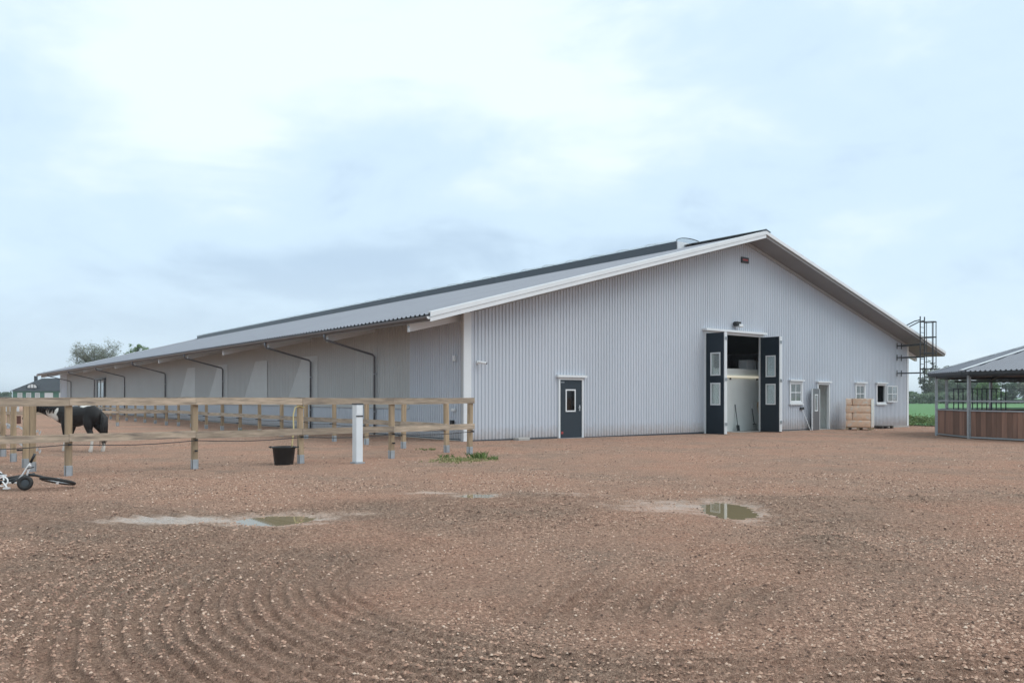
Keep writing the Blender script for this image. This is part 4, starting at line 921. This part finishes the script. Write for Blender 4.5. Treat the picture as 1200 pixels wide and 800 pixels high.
# ------------------------------------------------------------------ horse walker (round roofed ring) on the right
def build_walker():
    cx, cy = 23.5, 32.0; g0 = gz(cx, cy); RP, RE, N_ = 5.78, 6.12, 12; EZ, AZ = 2.49 - g0, 4.32 - g0; A0 = R(159)
    w = empty('horse_walker', (cx, cy, g0), 0, 'round roofed horse walker with brown board walls and galvanised posts', 'horse walker')
    edge = 2 * RP * math.sin(math.pi / N_); ap = RP * math.cos(math.pi / N_); eedge = 2 * RE * math.sin(math.pi / N_); eap = RE * math.cos(math.pi / N_)
    nb = 14; bwid = (edge - .12) / nb
    BOARD = MB().rbox((0, 0, 0), (bwid - .006, .035, .96), .004).mesh('wall_board'); BOARD.materials.append(M['board'])
    PST = MB().box(-.05, .05, -.05, .05, .0, EZ - .14).mesh('post'); PST.materials.append(M['galv'])
    FT = MB().box(-.11, .11, -.11, .11, -.05, .02).mesh('foot_plate'); FT.materials.append(M['galv'])
    pan = MB(); prof = ((0, 1), (.2, 1), (.34, 0), (.86, 0), (1, 1)); P = .2; hw = eedge / 2; L_ = math.hypot(eap, AZ - EZ); rise = AZ - EZ
    k = -hw
    def pt(xx, up, dz):
        f = up / L_; return (xx, -eap * (1 - f), EZ + rise * f + dz)
    while k < hw - 1e-6:
        for (a, va), (b, vb) in zip(prof, prof[1:]):
            xa, xb = k + a * P, min(k + b * P, hw)
            if xa >= hw: break
            pan.quad(pt(xa, -.04, .04 * va), pt(xb, -.04, .04 * vb), pt(xb, L_ * (1 - abs(xb) / hw), .04 * vb), pt(xa, L_ * (1 - abs(xa) / hw), .04 * va))
        k += P
    PAN = pan.mesh('roof_panel'); PAN.materials.append(mat('walker_roof', (.19, .205, .24), .5, .1, .08, .5))
    und = MB(); und.quad((-hw, -eap + .03, EZ - .05), (0, 0, AZ - .05), (hw, -eap + .03, EZ - .05)); None
    UND = und.mesh('roof_lining'); UND.materials.append(mat('brown_lining', (.17, .13, .11), .75, 0, .2, 2))
    for i in range(N_):
        a = A0 + 2 * math.pi * i / N_; am = a + math.pi / N_
        p = link('post', PST, None, w); p.location = (RP * math.cos(a), RP * math.sin(a), 0); p.rotation_euler = (0, 0, a)
        link('foot_plate', FT, None, p)
        # one side of the ring
        d = Vector((math.cos(am), math.sin(am), 0)); tng = Vector((-math.sin(am), math.cos(am), 0)); rz = am + math.pi / 2
        for z, hh in ((.10, .05), (1.13, .05), (1.50, .05)):
            r = MB().box(-edge / 2 + .055, edge / 2 - .055, -.022, .022, z - hh / 2, z + hh / 2).build('ring_rail', M['galv'], w); r.location = d * ap; r.rotation_euler = (0, 0, rz)
        for j in range(nb):
            o = link('wall_board', BOARD, None, w); q = d * (ap - .045) + tng * (-edge / 2 + .06 + bwid * (j + .5)); o.location = (q.x, q.y, .615 + random.uniform(-.004, .004)); o.rotation_euler = (0, 0, rz)
        r = link('roof_panel', PAN, None, w); r.rotation_euler = (0, 0, am + math.pi / 2)
        u = link('roof_lining', UND, None, w); u.rotation_euler = (0, 0, am + math.pi / 2)
        fa = MB().box(-hw + .02, hw - .02, -eap + .01, -eap + .035, EZ - .12, EZ - .0).build('eave_fascia', M['galvdark'], w); fa.rotation_euler = (0, 0, rz)
        e0 = Vector((RE * math.cos(a), RE * math.sin(a), EZ + .055)); MB().beam(e0, (0, 0, AZ + .06), .17, .025).build('hip_flashing', M['trim'], w)
        MB().beam((RP * math.cos(a), RP * math.sin(a), EZ - .15), (0, 0, AZ - .19), .07, .12).build('rafter', M['galvdark'], w)
        pv = Vector((RP * math.cos(a), RP * math.sin(a), EZ - .14)); a2 = a + 2 * math.pi / N_; MB().beam(pv, (RP * math.cos(a2), RP * math.sin(a2), EZ - .14), .06, .12).build('ring_beam', M['galvdark'], w)
    c = MB().tube([(0, 0, 0), (0, 0, AZ - .2)], .14, 12).build('centre_column', M['galvdark'], w)
    # hanging pusher gates
    for q, a in enumerate((R(169), R(259), R(349), R(79))):
        g = empty('pusher_gate', (0, 0, 0)); g.parent = w; g.rotation_euler = (0, 0, a)
        MB().beam((.14, 0, 2.3), (5.3, 0, 2.3), .06, .08).build('gate_arm', M['galvdark'], g)
        for zz in (2.0, .5): MB().beam((3.35, 0, zz), (5.35, 0, zz), .03, .035).build('gate_rail', M['galvdark'], g)
        for k in range(12): xk = 3.38 + k * .178; MB().tube([(xk, 0, .5), (xk, 0, 2.0)], .022, 6).build('gate_bar', M['galvdark'], g)
        for xk in (3.5, 5.2): MB().tube([(xk, 0, 2.0), (xk, 0, 2.28)], .01, 5).build('gate_chain', M['galvdark'], g)
build_walker()

# ------------------------------------------------------------------ grass tufts on the yard
def tufts(label, spots, mt=M['dry_grass']):
    mb = MB()
    for (cx, cy, rx, ry, n, h0) in spots:
        for _ in range(n):
            x, y = cx + random.gauss(0, rx), cy + random.gauss(0, ry); z = ground_z(x, y) - .01
            for _ in range(5):
                hh = h0 * random.uniform(.5, 1.3); w = random.uniform(.006, .014); a = random.uniform(0, 6.28); ln = random.uniform(.3, 1.1) * hh
                dx, dy = math.cos(a + 1.57) * w, math.sin(a + 1.57) * w; lx, ly = math.cos(a) * ln, math.sin(a) * ln
                ox, oy = x + random.uniform(-.03, .03), y + random.uniform(-.03, .03)
                mb.quad((ox - dx, oy - dy, z), (ox + dx, oy + dy, z), (ox + lx * .5 + dx, oy + ly * .5 + dy, z + hh * .7), (ox + lx, oy + ly, z + hh))
    tag(mb.build('grass_patch', mt), label, 'grass', kind='stuff')
tufts('dry and green grass patch at the foot of the fence corner', [(-1.15, 19.1, .36, .32, 300, .04), (-1.5, 18.5, .25, .18, 60, .035)])
tufts('green weed clumps in the grass by the fence corner', [(-.80, 19.5, .11, .11, 24, .15), (-.45, 19.15, .07, .08, 10, .09), (-1.65, 19.8, .10, .10, 10, .09), (-1.2, 19.0, .35, .3, 16, .05), (-2.35, 22.6, .14, .12, 16, .06), (-11.5, 34.0, .1, .1, 20, .12)], M['grass'])

# ------------------------------------------------------------------ background: house, trees, far woods
def build_house():
    X0, X1, Y0, Y1, ZE, ZR = -125.0, -107.0, 200.0, 210.0, 3.0, 6.3
    h = empty('farmhouse', (X0, Y0, 0), 0, 'distant green farmhouse with dark hipped roof beyond the barn end', 'house'); Wd, D = X1 - X0, Y1 - Y0
    MB().box(0, Wd, 0, D, -.3, ZE).build('wall', M['green'], h)
    o = .5; rf = MB(); a = [(-o, -o, ZE), (Wd + o, -o, ZE), (Wd + o, D + o, ZE), (-o, D + o, ZE)]; r0, r1 = (4.4, D / 2, ZR), (Wd - 4.4, D / 2, ZR)
    rf.quad(a[0], a[1], r1, r0); rf.quad(a[2], a[3], r0, r1); rf.quad(a[3], a[0], r0); rf.quad(a[1], a[2], r1); rf.quad(*a[::-1]); rf = rf.build('roof', M['houseroof'], h)
    MB().box(2.5, 3.1, D / 2 - .3, D / 2 + .3, 4.5, 6.9).build('chimney', M['houseroof'], rf)
    MB().tube([(5.0, D / 2, 6.2), (5.0, D / 2, 8.2)], .04, 5).tube([(4.6, D / 2, 8.0), (5.4, D / 2, 8.0)], .03, 5).build('aerial', M['galv'], rf)
    # arched dormer
    dm = MB(); n = 10; pts = [(4.6 - 1.6 * math.cos(math.pi * k / n), 3.75 + 1.15 * math.sin(math.pi * k / n)) for k in range(n + 1)]
    A = [(p[0], .4, p[1]) for p in pts]; B = [(p[0], 3.5, p[1]) for p in pts]; dm.quad(*A)
    for k in range(n): dm.quad(A[k], B[k], B[k + 1], A[k + 1])
    dm = dm.build('dormer', M['houseroof'], rf)
    for (k0, k1) in ((1, 4), (4, 6), (6, 9)):
        p = MB(); arcp = [(4.6 - 1.3 * math.cos(math.pi * k / n), .36, 3.82 + .9 * math.sin(math.pi * k / n)) for k in range(k0, k1 + 1)]; arcp = [(q[0] * .97 + 4.6 * .03, q[1], q[2]) for q in arcp]
        p.quad((arcp[0][0] + .06, .36, 3.8), (arcp[-1][0] - .06, .36, 3.8), *[(min(max(q[0], arcp[0][0] + .06), arcp[-1][0] - .06), .36, q[2]) for q in arcp[::-1]]); p.build('dormer_pane', M['tin'], rf)
    for i, x in enumerate((1.2, 3.4, 5.6, 8.0, 11.6, 15)):
        wdt = 1.2 if i < 3 else 2.1; f = MB().box(x, x + wdt, -.08, -.02, 1.3, 2.6).build('window', M['tin'], h); MB().box(x + .15, x + wdt - .15, -.1, -.085, 1.45, 2.45).build('pane', M['pale'] if i < 3 else M['tin'], f)
build_house()
def tree(name, label, x, y, H, RX, RZ, n, leafm, seed, lsize=.35, group=None, base=.3, bare=0):
    rd = random.Random(seed); z = gz(x, y); t = empty(name, (x, y, z), rd.uniform(0, 6), label, 'tree', group)
    mb = MB(); th = H * base; mb.tube([(0, 0, -.2), (.05, 0, th * .5), (0, .1, th), (.1, 0, H * .75)], [H * .022, H * .018, H * .014, H * .003], 7)
    tips = []
    for k in range(16 + bare):
        a = rd.uniform(0, 6.28); z0 = th * .8 + rd.random() * (H * .45); el = rd.uniform(.35, 1.1); ln = RX * rd.uniform(.7, 1.05)
        p0 = Vector((0, 0, z0)); p2 = Vector((math.cos(a) * ln, math.sin(a) * ln, min(z0 + ln * math.tan(el) * .8, H * .96))); p1 = p0.lerp(p2, .5) + Vector((0, 0, -.05 * ln))
        mb.tube([p0, p1, p2], [H * .008, H * .005, H * .0015], 5); tips += [p1, p2]
        for _ in range(5):
            q = p1.lerp(p2, rd.random()); e = q + Vector((rd.gauss(0, 1), rd.gauss(0, 1), rd.uniform(0, 1.3))) * RX * .25; mb.tube([q, e], [H * .003, H * .001], 4); tips.append(e)
    mb.build('trunk', M['bark'], t, True)
    cr = MB(); cz = (th + H) / 2; clumps = []
    for _ in range(34):
        while True:
            p = Vector((rd.uniform(-1, 1), rd.uniform(-1, 1), rd.uniform(-1, 1)))
            if .25 < p.length < 1: break
        clumps.append((Vector((p.x * RX * .9, p.y * RX * .9, cz + p.z * RZ * .9)), RX * rd.uniform(.14, .30)))
    clumps += [(q, RX * .16) for q in tips]
    for _ in range(n):
        c, r = rd.choice(clumps); d = Vector((rd.gauss(0, 1), rd.gauss(0, 1), rd.gauss(0, .8))) * r * .6; p = c + d
        u = Vector((rd.gauss(0, 1), rd.gauss(0, 1), rd.gauss(0, 1))).normalized(); v = u.orthogonal().normalized(); s_ = lsize * rd.uniform(.5, 1.2)
        cr.quad(p - u * s_, p + v * s_ * .55, p + u * s_, p - v * s_ * .55)
    cr.build('crown', leafm, t); return t
def px2(xp, Z): return (xp - 600) / 936 * Z
tree('bare_tree', 'pale tree just leafing out above the low far end of the roof', px2(111, 170), 170, 12.9, 4.3, 3.7, 11000, M['leaf_pale'], 3, .15, 'trees rising behind the barn', .4, 50)
tree('green_tree', 'small fresh green tree top right of the pale tree above the roof', px2(160, 175), 175, 13.2, 2.5, 2.6, 3200, M['leaf_green'], 4, .25, 'trees rising behind the barn', .5)
FG = 'trees beyond the green field'
tree('poplar_tree', 'tall pale poplar beside the roof ladder beyond the field', px2(1089, 240), 240, 13.0, 2.6, 6.0, 2600, M['leaf_pale'], 11, .34, FG, .15)
tree('birch_tree', 'loose pale tree rising just left of the walker roof tip', px2(1101, 250), 250, 12.5, 2.6, 5.0, 1500, M['leaf_pale'], 12, .30, FG, .2)
tree('round_tree', 'round green tree seen through the walker bars', px2(1158, 215), 215, 6.8, 3.0, 3.0, 3000, M['leaf_green'], 13, .35, FG, .15)
tree('willow_tree', 'upright grey green tree behind the right walker post', px2(1182, 230), 230, 8.6, 2.2, 4.0, 2600, M['leaf_far'], 14, .35, FG, .12)
tree('willow_tree', 'pale grey green tree cut by the right picture edge', px2(1199, 235), 235, 8.4, 2.6, 3.8, 2000, M['leaf_pale'], 15, .35, FG, .12)
def woods(label, name, xs, Z, hfun, leafm, n, ls):
    mb = MB(); rd = random.Random(len(label))
    for _ in range(n):
        xp = rd.uniform(*xs); y = Z + rd.uniform(-6, 6); x = px2(xp, y); h = hfun(xp) * (.8 + .35 * vn(np.array([xp * .21]), np.array([.3]), 5)[0]); z = rd.random() ** .8 * h + gz(x, y)
        p = Vector((x, y, z)); u = Vector((rd.gauss(0, 1), rd.gauss(0, 1), rd.gauss(0, 1))).normalized(); v = u.orthogonal().normalized(); s_ = ls * rd.uniform(.5, 1.3); mb.quad(p - u * s_, p + v * s_ * .6, p + u * s_, p - v * s_ * .6)
    tag(mb.build(name, leafm), label, 'woods', kind='stuff')
woods('low dark hedge along the far side of the green field', 'field_hedge', (1058, 1330), 230, lambda x: 3.2 if x < 1164 else 1.0, M['leaf_far'], 9000, .5)
woods('hazy mass of trees behind the horse walker', 'far_wood', (1090, 1166), 262, lambda x: 8.2 if x > 1100 else 5, M['leaf_far'], 8000, .6)
woods('faint distant tree line at the left horizon', 'far_wood', (-250, 13), 420, lambda x: 4.5, M['leaf_dark'], 5000, .8)
# white fence and brown blocks far back in the paddock
wf = empty('white_picket_fence', (px2(22, 70), 70, 0), math.pi, 'white picket fence at the far side of the paddock', 'fence')
MB().box(0, 9, -.03, .03, .70, .80).build('top_rail', M['tin'], wf); MB().box(0, 9, -.03, .03, .25, .5).build('low_rail', M['tin'], wf)
for k in range(26): MB().box(k * .36, k * .36 + .17, -.06, -.035, .1, .98).build('picket', M['tin'], wf)
for (xp, Z, hh, lab) in ((33, 62, .62, 'brown block by the white fence seen between two posts'), (21, 45, .4, 'short dark brown stump standing in the paddock at far left')):
    o = empty('stump', (px2(xp, Z), Z, 0), .3, lab, 'stump', 'brown blocks in the paddock'); MB().rbox((0, 0, hh / 2), (.26, .26, hh), .02, None, 1, .008).build('body', M['brown'], o); MB().rbox((0, 0, hh + .02), (.28, .28, .04), .01).build('cap', M['brown'], o)

# ------------------------------------------------------------------ the air: thin even haze
def build_haze():
    o = MB().box(-5400, 5400, -5400, 5400, -3, 17).build('haze', None); m = bpy.data.materials.new('haze_air'); m.use_nodes = True; nt = m.node_tree; nt.nodes.remove(nt.nodes['Principled BSDF'])
    v = nt.nodes.new('ShaderNodeVolumePrincipled'); v.inputs['Color'].default_value = (.88, .94, 1, 1); v.inputs['Density'].default_value = .0004; nt.links.new(v.outputs[0], nt.nodes['Material Output'].inputs['Volume'])
    o.data.materials.append(m); tag(o, 'thin pale haze over the whole place', 'haze', kind='stuff')
build_haze()
